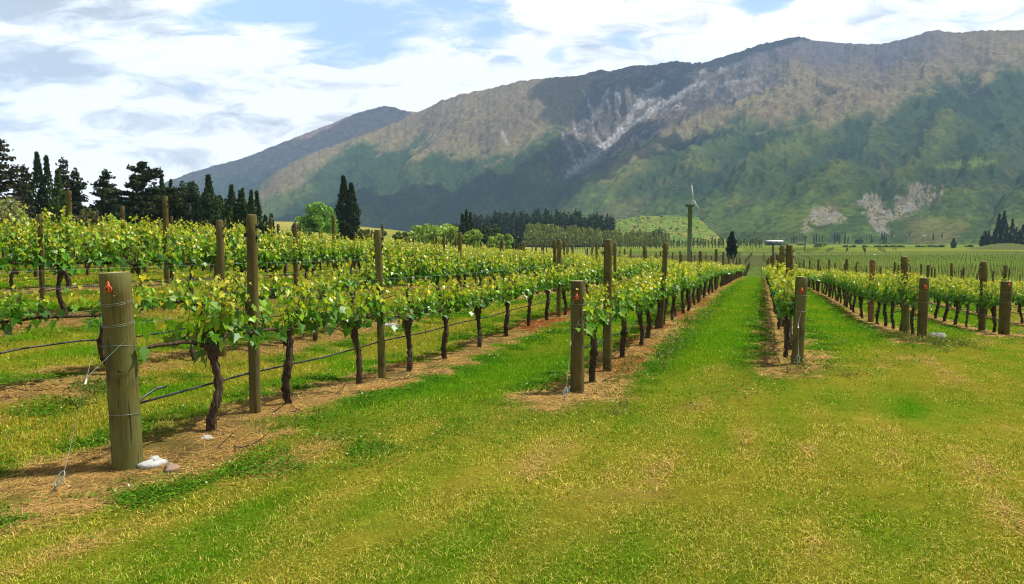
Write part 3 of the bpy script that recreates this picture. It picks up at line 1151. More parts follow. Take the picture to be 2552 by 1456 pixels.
    if k in (42, 43):
        J = base + front * (rad + .05) + np.array([0, 0, h * 0.47]) - side * (rad * 0.9 if k == 42 else -rad * .05)
    else:
        J = eye + ((hi1 + hi2) / 2 - eye) * 0.62 + front * .03
        if k == 41:
            J = eye + (hi2 - eye) * 0.60
    mfront = base + front * (rad * 1.03 + .003)
    c1 = mfront + side * rad * 0.35 + np.array([math.tan(tilt) * h * .7, 0, h * .66]) if k in (41, 42, 43) else (hi1 + J) / 2
    g.tube([hi1, c1, J], wr, 5); g.tube([hi2, (hi2 + J) / 2, J], wr, 5); g.tube([J, eye], wr, 5)
    gw = g.build("guy_wire", M_WIRE, None, label="%s guy wire from the end post %s to its ground anchor" % ("forked" if k == 43 else "taut", {41: "tagged 41", 42: "tagged 42", 43: "behind the stones' right neighbour", 44: "beside the grey rock", 45: "at far right"}[k]) if k != 43 else "forked guy wire down the face of the small tagged end post", cat="guy wire", group="guy wires of the end posts")
    nb = MB(); dj = unit(eye - J); nb.tube([J - dj * .01, J + dj * .05], .0055 if k < 43 else .006, 8); nb.build("tensioner", M_PLASTIC, gw)
    ANCH[k] = (x, y, z, h, rad)

# trellis posts
PM = [post_mesh("trellis_post", 0.052, 1.85, 60 + i, 16, 0.93, [m, M_END]) for i, m in enumerate((M_POST, M_POST_GREEN, M_POST, M_POST_ORANGE))]
clip = MB(); clip.box((0, 0, 0), (.020, .030, .035), bev=.005); CLIP = clip.mesh("wire_clip", M_CLIP)
MEAS = {41: [(637, 1025, 632, 535, 29), (952, 942, 958, 573, 20), (1392, 792, 1391, 598, 12.5)],
        42: [(1513, 932, 1511, 597, 23), (1645, 815, 1656, 606, 14), (1741, 752, 1743, 626, 9), (1783, 719, 1783, 621, 7)],
        40: [(555, 895, 553, 549, 20), (1382, None, 1379, 598, 10)],
        39: [(105, None, 104, 535, 13), (737, None, 738, 557, 13), (1146, 716, 1145, 580, 10)]}
posts = []
for k, v in VROW.items():
    r = np.random.default_rng(3000 + k)
    us = []
    for m in MEAS.get(k, []):
        p = at_row(m[0], m[1] or 700, v)
        z = gz(p[0], p[1])
        if k == 39 and m[1] is None and m[0] < 400:
            pass
        zt = at_depth(m[2], m[3], p[1])[2]
        zb = z
        posts.append((k, p[0], p[1], zb, zt - zb, math.atan2((m[2] - m[0]), max(60, (m[1] or m[3] + 200) - m[3])), m[4] / F * p[1] / 0.104 * 0.97, r.random()))
        us.append(uv_of(p[0], p[1])[0])
    if k == 43:
        seq = [(13.06, 611, .125), (17.5, 612, .13), (24, 627, .12), (31, 632, .11), (40, 634, .11), (50, 640, .1), (62, 648, .1), (75, 655, .1)]
        for Y, ty, w in seq:
            a = None
            x = (v + Y * -VY) / VX if False else (v - Y * VY) / VX
            zt = at_depth(2000, ty, Y)[2]; z = gz(x, Y)
            h = zt - z if Y < 20 else 1.8
            posts.append((k, x, Y, z, h, r.normal() * .01, w / 0.104, r.random())); us.append(uv_of(x, Y)[0])
        continue
    if k == 44:
        for bx, by, tx, ty, w in [(2255, 838, 2269, 638, 17.5), (2169, 805, 2170, 648, 14)]:
            p = at_row(bx, by, v); z = gz(p[0], p[1]); zt = at_depth(tx, ty, p[1])[2]
            posts.append((k, p[0], p[1], z, zt - z, math.atan2(tx - bx, by - ty), w / F * p[1] / .104, 0.6 if bx != 2169 else 2.0)); us.append(uv_of(p[0], p[1])[0])
    if k == 45:
        p = at_row(2446, 825, v); z = gz(p[0], p[1]); zt = at_depth(2449, 652, p[1])[2]
        posts.append((k, p[0], p[1], z, zt - z, .01, 16 / F * p[1] / .104, 0.3)); us.append(uv_of(p[0], p[1])[0])
    u = (max(us) if us else ustart(k) + r.random() * 3) + (7.0 if us else 2.5)
    while u < U_END:
        x, y = xy_of(u, v)
        if y > 6 and in_view(x, y, gz(x, y) + 1.8, 60):
            posts.append((k, x, y, gz(x, y), 1.80 + 0.09 * r.normal(), 0.012 * r.normal(), 0.9 + 0.25 * r.random(), r.random()))
        u += 7.4 + 0.5 * r.normal()
byrow = {}
for p in posts:
    byrow.setdefault(p[0], []).append(p)
for k, lst in byrow.items():
    lst.sort(key=lambda p: p[2])
    for n, (k_, x, y, z, h, ti, w, rr) in enumerate(lst):
        mi = 3 if rr > 1.5 else int(rr * 3)
        if k >= 39 and k <= 46:
            lab = "%s trellis post, %s in sight along %s" % (("orange brown", "thick")[w > 1.25] if rr > 1.5 or w > 1.25 else "slim", ordinal(n + 1), ROWNAME[k])
        else:
            lab = "slim trellis post rising from the canopy of %s" % ROWNAME[k]
        o = link("trellis_post", PM[mi], loc=(x, y, z), rot=(0, ti, rr * 6.28), scale=(w, w, h / 1.85), label=lab, cat="trellis post", group="trellis posts in %s" % ROWNAME[k])
        if math.hypot(x, y) < 32:
            for sx in (-1, 1):
                for zz in (0.90, 0.955):
                    c = link("wire_clip", CLIP, o, loc=(sx * .053, 0, 1.85 * zz - (0.02 if sx > 0 else 0)))
                    c.rotation_euler = (0, 0, -rr * 6.28)
                    c.location = (math.cos(-rr * 6.28) * sx * .053, math.sin(-rr * 6.28) * sx * .053, 1.85 * zz - (0.02 if sx > 0 else 0))

# ------------------------------------------------------------------ wires and drip hoses along the near rows
for k in range(39, 47):
    v = VROW[k]; r = np.random.default_rng(500 + k)
    u0 = uv_of(ANCH[k][0], ANCH[k][1])[0] if k in ANCH else max(ustart(k), -6)
    us = np.arange(u0 + (ANCH[k][4] if k in ANCH else 0), 62, 0.65)
    x, y = xy_of(us, np.full(len(us), v)); zg = ground_z(x, y)
    ok = y > 1.5
    us, x, y, zg = us[ok], x[ok], y[ok], zg[ok]
    zs = np.convolve(np.pad(zg, 6, mode='edge'), np.ones(13) / 13, 'valid')
    for hgt, nm in ((0.77, "lowest"), (1.04, "middle"), (1.21, "upper")):
        b = MB(); b.tube(np.stack([x, y + 0.04, zs + hgt + .006 * np.sin(us)], 1)[::3], .0011, 4, cap=False)
        b.build("trellis_wire", M_WIRE, label="thin %s trellis wire strung along %s" % (nm, ROWNAME[k]), cat="trellis wire", group="trellis wires of the near rows")
    sag = (0.012 if k == 41 else 0.030) * np.sin(us * 2 * np.pi / 2.6) + (0.05 * np.sin(us * 1.1 + k) if k >= 42 else 0)
    b = MB(); b.tube(np.stack([x - 0.03 * VX, y - 0.03 * VY, zs + 0.44 + sag], 1), .0095, 7)
    if k == 41:
        p0 = np.array([x[0], y[0], zs[0] + 0.44 + sag[0]]); d = np.array([UX, UY, 0.1])
        b.tube([p0 - .03 * d, p0 + np.array([0, 0, .045]) + .08 * d, p0 + .2 * d + np.array([0, 0, .07]), p0 + .30 * d + np.array([0, 0, .055])], .009, 7)
    b.build("drip_hose", M_DRIP, label="black irrigation drip hose running low along %s" % ROWNAME[k], cat="drip hose", group="drip hoses of the near rows")


# ------------------------------------------------------------------ stones, prunings and weeds
def stone(px, py, v, size, lab, colr=None, Y=None):
    p = at_row(px, py, v) if Y is None else at_depth(px, py, Y)
    r = np.random.default_rng(int(px * 7 + py))
    b = MB()
    n, m = 9, 14
    P = []
    for i in range(n):
        th = math.pi * i / (n - 1)
        for j in range(m):
            a = 2 * math.pi * j / m
            d = np.array([math.sin(th) * math.cos(a), math.sin(th) * math.sin(a), math.cos(th)])
            q = 1 + 0.22 * math.sin(d[0] * 4 + r.random() * .3 + px) + 0.18 * math.sin(d[1] * 5 + py) + 0.10 * r.normal()
            P.append(d * q * np.array(size) / 2)
    Fs = [(i * m + j, i * m + (j + 1) % m, (i + 1) * m + (j + 1) % m, (i + 1) * m + j) for i in range(n - 1) for j in range(m)]
    b.add(np.array(P), Fs)
    z = gz(p[0], p[1])
    o = b.build("stone", colr or M_STONE, label=lab, cat="stone", group="stones along the rows")
    o.location = (p[0], p[1], z + size[2] * 0.22); o.rotation_euler = (0, 0, r.random() * 6)
    return o


M_ROCKB = plain_mat("brown_rock", (0.22, 0.15, 0.10), 0.9, 0.2, 0.4, 16, 0, 0.8)
M_ROCKG = plain_mat("grey_rock", (0.20, 0.19, 0.17), 0.9, 0.2, 0.5, 16, 0, 0.9)
stone(381, 1122, -4.25, (.17, .14, .085), "white grey stone lying at the right foot of post 41")
stone(424, 1140, -4.05, (.12, .10, .07), "flat brown stone beside the white stone at post 41", M_ROCKB)
stone(516, 1078, -4.30, (.14, .08, .03), "pale flat stone at the foot of the first vine by tag 41")
stone(1432, 1000, -2.05, (.20, .14, .09), "pale ragged stone against the front of post 42")
stone(1415, 1013, -2.1, (.14, .09, .07), "smaller whitish stone beneath the eye rod of post 42")
stone(2331, 853, None, (.34, .26, .20), "grey rock half hidden in weeds beside the tilted tag post", M_ROCKG, Y=15.1)
stone(1052, 778, -6.6, (.34, .24, .22), "large pale boulder beneath the first row uphill of tag 41")
stone(1173, 770, -6.6, (.24, .18, .13), "whitish stone right of the boulder under the first uphill row")
stone(965, 800, -6.5, (.40, .10, .07), "long pale stone left of the boulder under the first uphill row")
stone(1115, 768, -6.5, (.30, .12, .08), "low pale stone between the boulder and the whitish stone")


def prunings():
    r = np.random.default_rng(8)
    spots = [(1010, 1010, -4.1), (690, 1015, -4.2), (760, 995, -4.0), (560, 1055, -4.0), (850, 975, -4.2), (1000, 940, -4.15), (600, 1095, -3.95), (1500, 955, -1.9), (2010, 930, .6), (70, 975, -6.6), (330, 935, -6.6), (80, 960, -6.7), (1540, 905, -1.8)]
    words_ = ["under the vines of row 41 beyond its third trunk", "beside the second trunk of the tag 41 row", "right of the second trunk of the tag 41 row", "between the first trunk and first trellis post of row 41",
              "left of the third trunk in the tag 41 row", "under the fourth trunk of the tag 41 row", "in the straw right of post 41", "at the foot of the tall trellis post behind post 42", "right of the post with forked guy wire",
              "in the straw at the left edge of the photo", "in the straw left of post 41", "poking up at the left edge of the photo", "by the second trunk of the tag 42 row"]
    for (px, py, v), w in zip(spots, words_):
        p = at_row(px, py, v); z = gz(p[0], p[1])
        b = MB()
        for q in range(3):
            a = r.random() * 6.28; ln = 0.12 + 0.16 * r.random()
            d = np.array([math.cos(a), math.sin(a), 0.12 + 0.5 * (q == 2) * r.random()])
            s0 = np.array([r.normal() * .04, r.normal() * .04, 0.012])
            b.tube([s0, s0 + d * ln * .5 + r.normal(size=3) * .01, s0 + d * ln], [.006, .0045, .002], 5)
        o = b.build("pruned_cane", M_BARK, label="dead pruned vine canes %s" % w, cat="vine prunings", group="prunings dropped under the rows")
        o.location = (p[0], p[1], z)


prunings()


def weeds():
    r = np.random.default_rng(31)
    b = MB()
    for px0, px1, y0, y1, v, n, h in [(1640, 1800, 0, 0, -1.45, 46, .22), (1500, 1600, 0, 0, -1.62, 12, .12), (2190, 2360, 0, 0, 2.55, 50, .15), (2080, 2200, 0, 0, 2.5, 16, .12), (150, 260, 0, 0, -6.3, 14, .12), (1990, 2060, 0, 0, 0.95, 10, .12)]:
        for i in range(n):
            px = px0 + (px1 - px0) * r.random()
            if v > 0.3:
                ee = ANCH[44] if v > 1 else ANCH[43]
                x, y = ee[0] + 0.45 * r.normal() - .2 * (v == 2.55), ee[1] - .25 + 0.55 * r.normal()
            else:
                p0 = at_row(px, 800, v + r.normal() * .16); x, y = p0[0], p0[1]
            if y < 3 or y > 40:
                continue
            z = gz(x, y)
            hh = h * (0.4 + .8 * r.random()); m = 60
            q = r.random(m)
            P = np.stack([x + r.normal(size=m) * .085 * (0.4 + q), y + r.normal(size=m) * .085 * (0.4 + q), z + q * hh], 1)
            V = cards(P, 0.017 * (0.6 + .8 * r.random(m)), r, 1.9, np.tile([0, 0, .5], (m, 1)))
            c = np.array([(.07, .135, .015), (.13, .17, .03), (.20, .20, .07)][r.integers(0, 3)])
            b.quads(V, np.repeat(np.clip(c * (0.6 + .8 * r.random(m))[:, None], 0, 1), 4, axis=0))
            b.tube([(x, y, z - .02), (x + r.normal() * .03, y, z + hh * .9)], [.004, .002], 4, col=(.10, .12, .03), cap=False)
    b.build("weeds", M_GRASS, kind='stuff', label="rank weeds straggling along the feet of the vine rows")


weeds()
# ------------------------------------------------------------------ mountains
RIDGE = [(-500, 640), (300, 640), (480, 603), (560, 548), (620, 492), (687, 431), (775, 385), (892, 343), (966, 315), (1047, 280), (1100, 252), (1150, 236), (1224, 220), (1295, 202), (1369, 193), (1432, 190),
         (1496, 173), (1517, 178), (1581, 162), (1606, 164), (1683, 153), (1719, 158), (1750, 156), (1807, 137), (1840, 127), (1878, 113), (1920, 103), (1959, 94), (1977, 93), (2030, 105), (2118, 111),
         (2177, 112), (2237, 99), (2293, 81), (2313, 78), (2353, 85), (2416, 79), (2551, 79), (2700, 92), (2900, 130), (3100, 170)]
FARRIDGE = [(-700, 575), (0, 560), (150, 548), (300, 500), (436, 448), (480, 431), (560, 408), (602, 398.6), (680, 368), (743, 342), (828, 310), (881, 287), (930, 272), (966, 263.6), (987, 268), (1015, 277), (1047, 280), (1150, 300), (1300, 380), (1500, 480)]
GULLY = [(1300, 620), (1395, 490), (1425, 430), (1470, 395), (1505, 365), (1545, 330), (1580, 295), (1640, 240), (1700, 195), (1745, 158)]
SIDE = [([(1860, 285), (1700, 420), (1540, 590)], 45, 36), ([(2010, 300), (1880, 400), (1720, 540), (1640, 600)], 40, 34), ([(2190, 300), (2060, 400), (1930, 500), (1850, 590)], 48, 36), ([(2330, 260), (2240, 380), (2190, 470), (2210, 575)], 55, 36),
        ([(2480, 230), (2420, 350), (2350, 440), (2260, 540), (2235, 590)], 45, 34), ([(2600, 200), (2560, 350), (2480, 480), (2440, 590)], 50, 40), ([(2760, 160), (2700, 350), (2660, 590)], 60, 40),
        ([(1235, 260), (1180, 350), (1130, 420), (1160, 560)], 60, 40), ([(1065, 300), (1000, 390), (950, 520)], 60, 34), ([(900, 360), (850, 450), (780, 560)], 60, 34), ([(1330, 235), (1300, 330), (1270, 420), (1290, 560)], 55, 32),
        ([(1440, 200), (1470, 300), (1500, 365)], 40, 20), ([(1380, 250), (1430, 340), (1470, 395)], 40, 18), ([(1350, 330), (1400, 400), (1425, 430)], 36, 15), ([(1980, 110), (1900, 180), (1800, 215), (1690, 270)], 40, 24),
        ([(2180, 120), (2100, 190), (2000, 230), (1880, 270)], 50, 30)]


def gauss_smooth(v, n):
    k = np.exp(-np.linspace(-2, 2, 2 * n + 1) ** 2); k /= k.sum()
    return np.convolve(np.pad(v, n, mode='edge'), k, 'valid')


def mountain(name, ridge, X0, X1, dx, nt, rf_pts, rr_pts, seed, detail=1.0, yfoot=613.0):
    """a real height field on a polar grid: a smooth slope from foot to crest, carved by spurs and gullies, then levelled to the skyline"""
    X = np.arange(X0, X1 + 1, dx); t = np.linspace(0, 1, nt)
    rx, ry = zip(*ridge)
    yt = np.interp(X, rx, ry) + 1.6 * fbm(X / 22.0, X * 0 + seed, 4) + 1.6 * fbm(X / 7.0, X * 0 + seed, 2)
    yt = np.minimum(yt, yfoot - 2)
    XX, T = np.meshgrid(X, t)
    YY = yfoot + (yt[None, :] - yfoot) * T ** 0.95
    rf = np.interp(XX, *zip(*rf_pts)); rr = np.interp(XX, *zip(*rr_pts))
    R = rf + (rr - rf) * T
    d0 = (XX - CX) / F
    wx, wy = R * d0 / np.hypot(d0, 1), R / np.hypot(d0, 1)

    def elev(y):
        d1 = (CY - y) / F
        return (-SP + d1 * CP) / np.hypot(d0, CP + d1 * SP)
    Z0 = R * elev(YY)
    env = sstep(0.0, 0.28, T) * (0.30 + 0.70 * sstep(1.0, 0.80, T)) * np.clip((yfoot - yt)[None, :] / 250.0, .12, 1.1)
    ss, aa = wx * .88 - wy * .47, wx * .47 + wy * .88
    wv = 120 * fbm(wx / 900.0 + seed, wy / 900.0, 3)
    big = ridged((ss + wv) / 640.0, aa / 1900.0 + seed, 2) - .55
    mid = ridged((ss + wv) / 265.0 + 7, aa / 720.0 + seed, 3) - .55
    fin = ridged((ss + .6 * wv) / 95.0 + 3, aa / 240.0 + seed, 3) - .55
    sml = fbm(wx / 34.0, wy / 46.0 + seed, 3)
    N = 1.15 * big + 0.85 * mid + 0.45 * fin
    dz = detail * env * (88 * big + 66 * mid + 38 * fin + 9.0 * sml + 2.2 * fbm(wx / 9.0, wy / 14.0, 2))
    side = XX * 0 - 500; dg = XX * 0 + 999
    if name == "mountain":
        gx = np.interp(YY, [p[1] for p in GULLY[::-1]], [p[0] for p in GULLY[::-1]])
        side = XX - gx
        spur = sstep(-20, 110, side) * sstep(640, 540, YY) * sstep(110, 230, YY) * sstep(1250, 1400, XX) * sstep(2450, 1750, XX)
        dz = dz + 42 * spur
        dg, tg = poly_dist(XX, YY, GULLY)
        dz = dz - 70 * np.exp(-(dg / 30) ** 1.5) * sstep(0, .3, T)
        # steep broken rib west of the gully
        rib = np.exp(-((side + 75) / 55) ** 2) * sstep(150, 260, YY) * sstep(480, 420, YY)
        dz = dz + 60 * rib * (ridged(XX / 26.0, YY / 60.0, 3) - .2)
        for pts, wd, dp in SIDE:
            d, tt = poly_dist(XX + 12 * fbm(XX / 70, YY / 60, 3), YY + 12 * fbm(XX / 60 + 5, YY / 70, 3), pts)
            dz = dz - dp * 1.35 * np.exp(-np.abs(d / (wd * .62)) ** 1.2) * sstep(0, .2, T) * np.sin(np.pi * np.clip(tt * 0.84 + 0.08, 0, 1))
            N = N - 1.0 * np.exp(-np.abs(d / (wd * .6)) ** 1.3)
    Z = Z0 + dz
    Z = np.where(T > 0.02, np.maximum(Z, -7.5 + 0.45 * (Z0 + 8)), Z0)
    E = (Z / R)[nt // 3:].max(0); want = elev(np.tile(yt, (nt, 1)))[0]
    k = gauss_smooth(np.where(want > 0.004, want / np.maximum(E, 1e-4), 1.0), 7)
    k = np.clip(k, .7, 1.35)
    Z = np.where(Z > 0, Z * (1 + (k[None, :] - 1) * sstep(0.1, .8, T)), Z)
    P = np.stack([wx, wy, Z], -1)
    fw = wy * CP - Z * SP
    YY = CY - F * (wy * SP + Z * CP) / fw
    back = []
    for q, drop in ((220, 60), (700, 330), (1600, 1000)):
        B = P[-1].copy(); h = np.hypot(B[:, 0], B[:, 1])[:, None]
        B[:, :2] *= (h + q) / h; B[:, 2] = np.maximum(B[:, 2] - drop, -30)
        back.append(B)
    Pall = np.concatenate([P, np.array(back)], 0)
    rightw = sstep(-80, 120, side)
    return XX, YY, T, side, dg, 70 * N, P, Pall, ss, aa, ss, aa, rightw


def soft_line(v, w):
    return sstep(-w, w, v)


BROWN = np.array([.165, .127, .072]); TAN = np.array([.215, .168, .076]); OLIVE = np.array([.085, .105, .026]); SCRUB = np.array([.040, .068, .020]); SCRUB2 = np.array([.022, .045, .018]); FRESH = np.array([.085, .122, .024])
ROCK = np.array([.10, .095, .095]); SCREE = np.array([.36, .35, .34]); SLATE = np.array([.060, .056, .066]); SLIP = np.array([.225, .180, .120])


def mountain_colour(XX, YY, T, side, dg, N, rightw, sR, aR, sL, aL):
    fl = fbm(sR / 150.0, aR / 620.0, 4)
    fl2 = fbm(sR / 48.0, aR / 150.0 + 5, 3)
    n1 = 0.75 * fl + 0.35 * fbm(XX / 55.0, YY / 40.0, 4); n2 = 0.6 * fl2 + 0.5 * fbm(XX / 15.0 + 3, YY / 11.0, 3); n3 = fbm(XX / 150.0, YY / 100.0 + 8, 3); n4 = fbm(XX / 5.0, YY / 4.0, 3)
    treeline = np.interp(XX, [500, 700, 800, 900, 960, 1040, 1120, 1200, 1280, 1340, 1400, 1440, 1500, 1560, 1640, 1740, 1860, 1960, 2050, 2100, 2180, 2250, 2330, 2420, 2551, 2800],
                         [520, 470, 420, 375, 395, 400, 395, 425, 405, 370, 350, 420, 415, 385, 350, 335, 300, 325, 330, 275, 300, 250, 215, 200, 175, 170])
    hgt = treeline - YY + 40 * n1 + 14 * n2 + 0.42 * np.clip(N, -90, 90)
    c = np.tile(SCRUB, (*XX.shape, 1))
    c = lerp(c, SCRUB2, np.clip(0.5 + 1.1 * n1 + 0.8 * n2, 0, 1))
    c = lerp(c, OLIVE, np.clip(0.7 * n3 + 0.5 * n2 + 0.016 * np.clip(N, -60, 60) + 0.20, 0, 1))
    fresh = sstep(455, 560, YY + 35 * n3) * sstep(-0.15, 0.35, n2 + 0.7 * n1 + 0.2) * rightw
    c = lerp(c, FRESH, fresh * 0.75)
    c = lerp(c, np.array([.15, .105, .05]), sstep(0.22, 0.5, n3 - 0.5 * n1) * sstep(330, 470, YY) * rightw * 0.3)
    b = soft_line(hgt, 19)
    brown = lerp(np.tile(BROWN, (*XX.shape, 1)), TAN, np.clip(0.35 + 1.0 * n1 + 0.6 * n2 - hgt / 260.0, 0, 1))
    brown = lerp(brown, OLIVE * 1.3, np.clip(0.9 * sstep(45, 5, hgt) * (0.3 + n2), 0, 1))
    brown = lerp(brown, np.array([.115, .082, .055]), np.clip(0.9 * n3 + 0.5 * n2, 0, 1) * 0.7)
    c = lerp(c, brown, b)
    # slaty crest
    rx, ry = zip(*RIDGE)
    top = np.interp(XX, rx, ry)
    below = YY - top
    crest = sstep(95, 25, below + 26 * n1 + 14 * n2) * sstep(1480, 1640, XX) * sstep(2420, 2240, XX)
    c = lerp(c, SLATE * 1.45, crest * 0.85)
    basin = inside(XX + 12 * n1 + 10 * n2, YY + 12 * n2, [(1480, 178), (1760, 160), (1860, 165), (1960, 190), (1935, 215), (1840, 250), (1740, 275), (1640, 330), (1560, 370), (1500, 425), (1430, 440), (1370, 440), (1360, 380), (1420, 330), (1440, 260)])
    c = lerp(c, lerp(np.tile(SLATE, (*XX.shape, 1)), np.array([.115, .09, .065]), np.clip(.45 + n1 + n2, 0, 1)), basin * 0.85)
    rock = sstep(0.18, 0.45, n2 + 0.4 * n4 + 0.5 * n1) * basin
    c = lerp(c, ROCK * 1.9, rock * 0.55)
    # scree chutes
    ch = np.zeros_like(XX)
    for pts, w, a in [([(1418, 436), (1445, 415), (1470, 396), (1505, 366), (1540, 332), (1560, 305)], 13, 1), ([(1560, 305), (1578, 268), (1605, 238), (1645, 205)], 9, .9), ([(1575, 280), (1600, 255), (1635, 245)], 7, .9),
                      ([(1590, 300), (1640, 262), (1690, 235), (1745, 205)], 10, .85), ([(1640, 285), (1690, 262)], 6, .8), ([(1470, 396), (1440, 350), (1425, 300)], 4, .9), ([(1500, 366), (1480, 330), (1470, 270), (1450, 225)], 3.5, .8), ([(1440, 415), (1415, 370), (1400, 330)], 4, .8),
                      ([(1500, 250), (1515, 225)], 6, .7), ([(1545, 262), (1530, 225)], 5, .7), ([(1700, 190), (1760, 172), (1800, 165)], 9, .35), ([(1780, 215), (1880, 195)], 7, .5), ([(1425, 430), (1412, 440)], 9, 1), ([(1520, 385), (1580, 345), (1640, 300)], 3, .6),
                      ([(1250, 330), (1262, 355)], 7, .7), ([(1370, 455), (1362, 445)], 3, .6)]:
        d, _ = poly_dist(XX + 7 * n2 + 3 * n4, YY + 7 * n4 + 3 * n2, pts)
        ch = np.maximum(ch, a * sstep(w, w * 0.45, d + 4 * n4))
    c = lerp(c, SCREE * np.array([1, 1, 1.02]), np.clip(ch * (0.72 + 0.5 * n4), 0, 1))
    # slips above the valley floor
    for poly in ([(1990, 585), (2005, 545), (2030, 520), (2070, 512), (2085, 530), (2110, 545), (2095, 555), (2060, 560), (2020, 578)],
                 [(2135, 500), (2160, 478), (2185, 490), (2215, 520), (2225, 550), (2205, 572), (2230, 590), (2180, 580), (2165, 555), (2140, 530)],
                 [(2225, 545), (2222, 505), (2250, 480), (2283, 445), (2285, 465), (2340, 460), (2345, 485), (2320, 505), (2285, 520), (2260, 545)]):
        m = inside(XX + 9 * n2 + 5 * n4, YY + 8 * n4 + 5 * n2, poly) * sstep(-0.25, 0.25, n2 + 0.7 * n4 + 0.12)
        c = lerp(c, lerp(np.tile(SLIP, (*XX.shape, 1)), ROCK * 1.5, np.clip(0.3 + 1.2 * n2 - .5 * n4, 0, 1)), m * 0.9)
    mead = inside(XX + 10 * n2, YY + 8 * n4, [(2325, 418), (2340, 408), (2430, 393), (2480, 400), (2440, 414), (2380, 420)])
    c = lerp(c, np.array([.15, .20, .03]), mead * 0.55)
    c = c * (0.80 + 0.12 * n4 + 0.10 * n2)[..., None]
    return np.clip(c, .006, 1)


def mountain_mat(name, sc=1.0):
    m, nt = new_mat(name)
    pos = geo_pos(nt)
    a = noise(nt, pos, 0.055 * sc, 5, 0.7); b = noise(nt, pos, 0.012 * sc, 4, 0.6)
    f = mathn(nt, 'MULTIPLY', mathn(nt, 'MULTIPLY_ADD', ramp(nt, a, [(0.30, 0.0), (0.70, 1.0)]), 0.80, 0.58), mathn(nt, 'MULTIPLY_ADD', b, 0.5, 0.75))
    comb = nd(nt, 'ShaderNodeCombineColor')
    for i in range(3):
        L(nt, f, comb.inputs[i])
    c = mixc(nt, 1.0, attr(nt), comb.outputs[0], 'MULTIPLY')
    out(nt, princ(nt, c, 0.95, 0.0, a, 0.9, 9.0))
    return m


def grid_build(name, Pall, C, mt, **kw):
    h, w = Pall.shape[:2]
    idx = np.arange(h * w).reshape(h, w)
    Fq = np.stack([idx[:-1, :-1], idx[:-1, 1:], idx[1:, 1:], idx[1:, :-1]], -1).reshape(-1, 4)
    b = MB(); b.add(Pall.reshape(-1, 3), Fq, C.reshape(-1, 3))
    return b.build(name, mt, smooth=True, **kw)


def make_mountains():
    rf = [(-500, 3600), (400, 3200), (650, 2700), (1100, 2300), (1500, 2000), (1750, 1600), (2000, 1350), (2551, 1300), (3100, 1300)]
    rr = [(-500, 4000), (400, 3900), (700, 4300), (1050, 4600), (1500, 4500), (1950, 4400), (2551, 4100), (3100, 3900)]
    XX, YY, T, side, dg, N, P, Pall, *_r = mountain("mountain", RIDGE, 430, 3100, 2.6, 270, rf, rr, 3.7)
    C = mountain_colour(XX, YY, T, side, dg, N, _r[-1], *_r[:4])
    C = np.concatenate([C] + [C[-1:]] * 3, 0)
    grid_build("mountain", Pall, C, mountain_mat("mountain_ground"), kind='structure', label="long brown topped mountain range with green lower slopes and a grey scree gully")
    XX, YY, T, side, dg, N, P, Pall, *_r = mountain("far_mountain", FARRIDGE, -700, 1500, 4.0, 120, [(-700, 5200), (1500, 5000)], [(-700, 6800), (1500, 6800)], 9.1, 0.9)
    n1 = fbm(XX / 55.0, YY / 40.0, 4); n2 = fbm(XX / 15.0 + 3, YY / 11.0, 3)
    C = lerp(np.tile(np.array([.17, .115, .085]), (*XX.shape, 1)), SCRUB, sstep(-12, 40, YY - np.interp(XX, [300, 436, 600, 760, 900, 1100], [470, 470, 425, 415, 380, 360]) + 25 * n1 + 12 * n2))
    C = lerp(C, TAN, sstep(0.3, 0.6, n1 + .5 * n2) * 0.5)
    C = lerp(C, OLIVE * 1.4, sstep(0.25, 0.5, n2 - n1) * sstep(420, 440, YY) * 0.6)
    C = np.clip(C * (1 + .25 * n2[..., None]), .006, 1)
    C = np.concatenate([C] + [C[-1:]] * 3, 0)
    grid_build("mountain", Pall, C, mountain_mat("far_mountain_ground", 0.6), kind='structure', label="farther bluish mountain shoulder behind the range at left")
    # light green terrace hill in front of the range
    HR = [(1380, 614), (1440, 600), (1490, 566), (1535, 547), (1600, 539), (1680, 537), (1735, 541), (1757, 560), (1790, 590), (1850, 614)]
    XX, YY, T, side, dg, N, P, Pall, *_r = mountain("hill", HR, 1380, 1850, 2.5, 60, [(1380, 1080), (1850, 1080)], [(1380, 1330), (1850, 1330)], 5.5, 0.16, 616.0)
    n1 = fbm(XX / 40.0, YY / 12.0, 4); n2 = fbm(XX / 9.0, YY / 5.0, 3)
    C = lerp(np.tile(np.array([.105, .170, .026]), (*XX.shape, 1)), np.array([.19, .19, .04]), np.clip(.3 + 1.1 * n1, 0, 1))
    C = lerp(C, SCRUB, sstep(.25, .45, n2 + .3 * n1) * .7)
    C = np.concatenate([C] + [C[-1:]] * 3, 0)
    grid_build("hill", Pall, C, mountain_mat("hill_pasture", 2.0), kind='structure', label="light green terrace hill at the mountain foot")
    # scrub dotted over the hill and along its brow
    r = np.random.default_rng(3)
    b = MB()
    pts = []
    for i in range(170):
        X = 1510 + 260 * r.random()
        if r.random() < 0.35:
            t = (0.93 if r.random() < .6 else 0.55) + 0.04 * r.normal()
        else:
            t = r.random()
        j = int(np.clip((X - 1380) / 2.5, 0, Pall.shape[1] - 1)); i2 = int(np.clip(t, 0, 1) ** (1 / .92) * 59)
        p = Pall[i2, j]
        s = .7 + 1.2 * r.random()
        Q = p + r.normal(size=(22, 3)) * np.array([s, s, s * .5]) * .5 + np.array([0, 0, s * .4])
        b.quads(cards(Q, s * .7, r), np.repeat(np.clip(np.array([.035, .062, .016]) * (0.6 + .8 * r.random(22))[:, None], 0, 1), 4, axis=0))
    b.build("scrub", M_TREE, kind='stuff', label="dark scrub dotted over the light green terrace hill")


make_mountains()


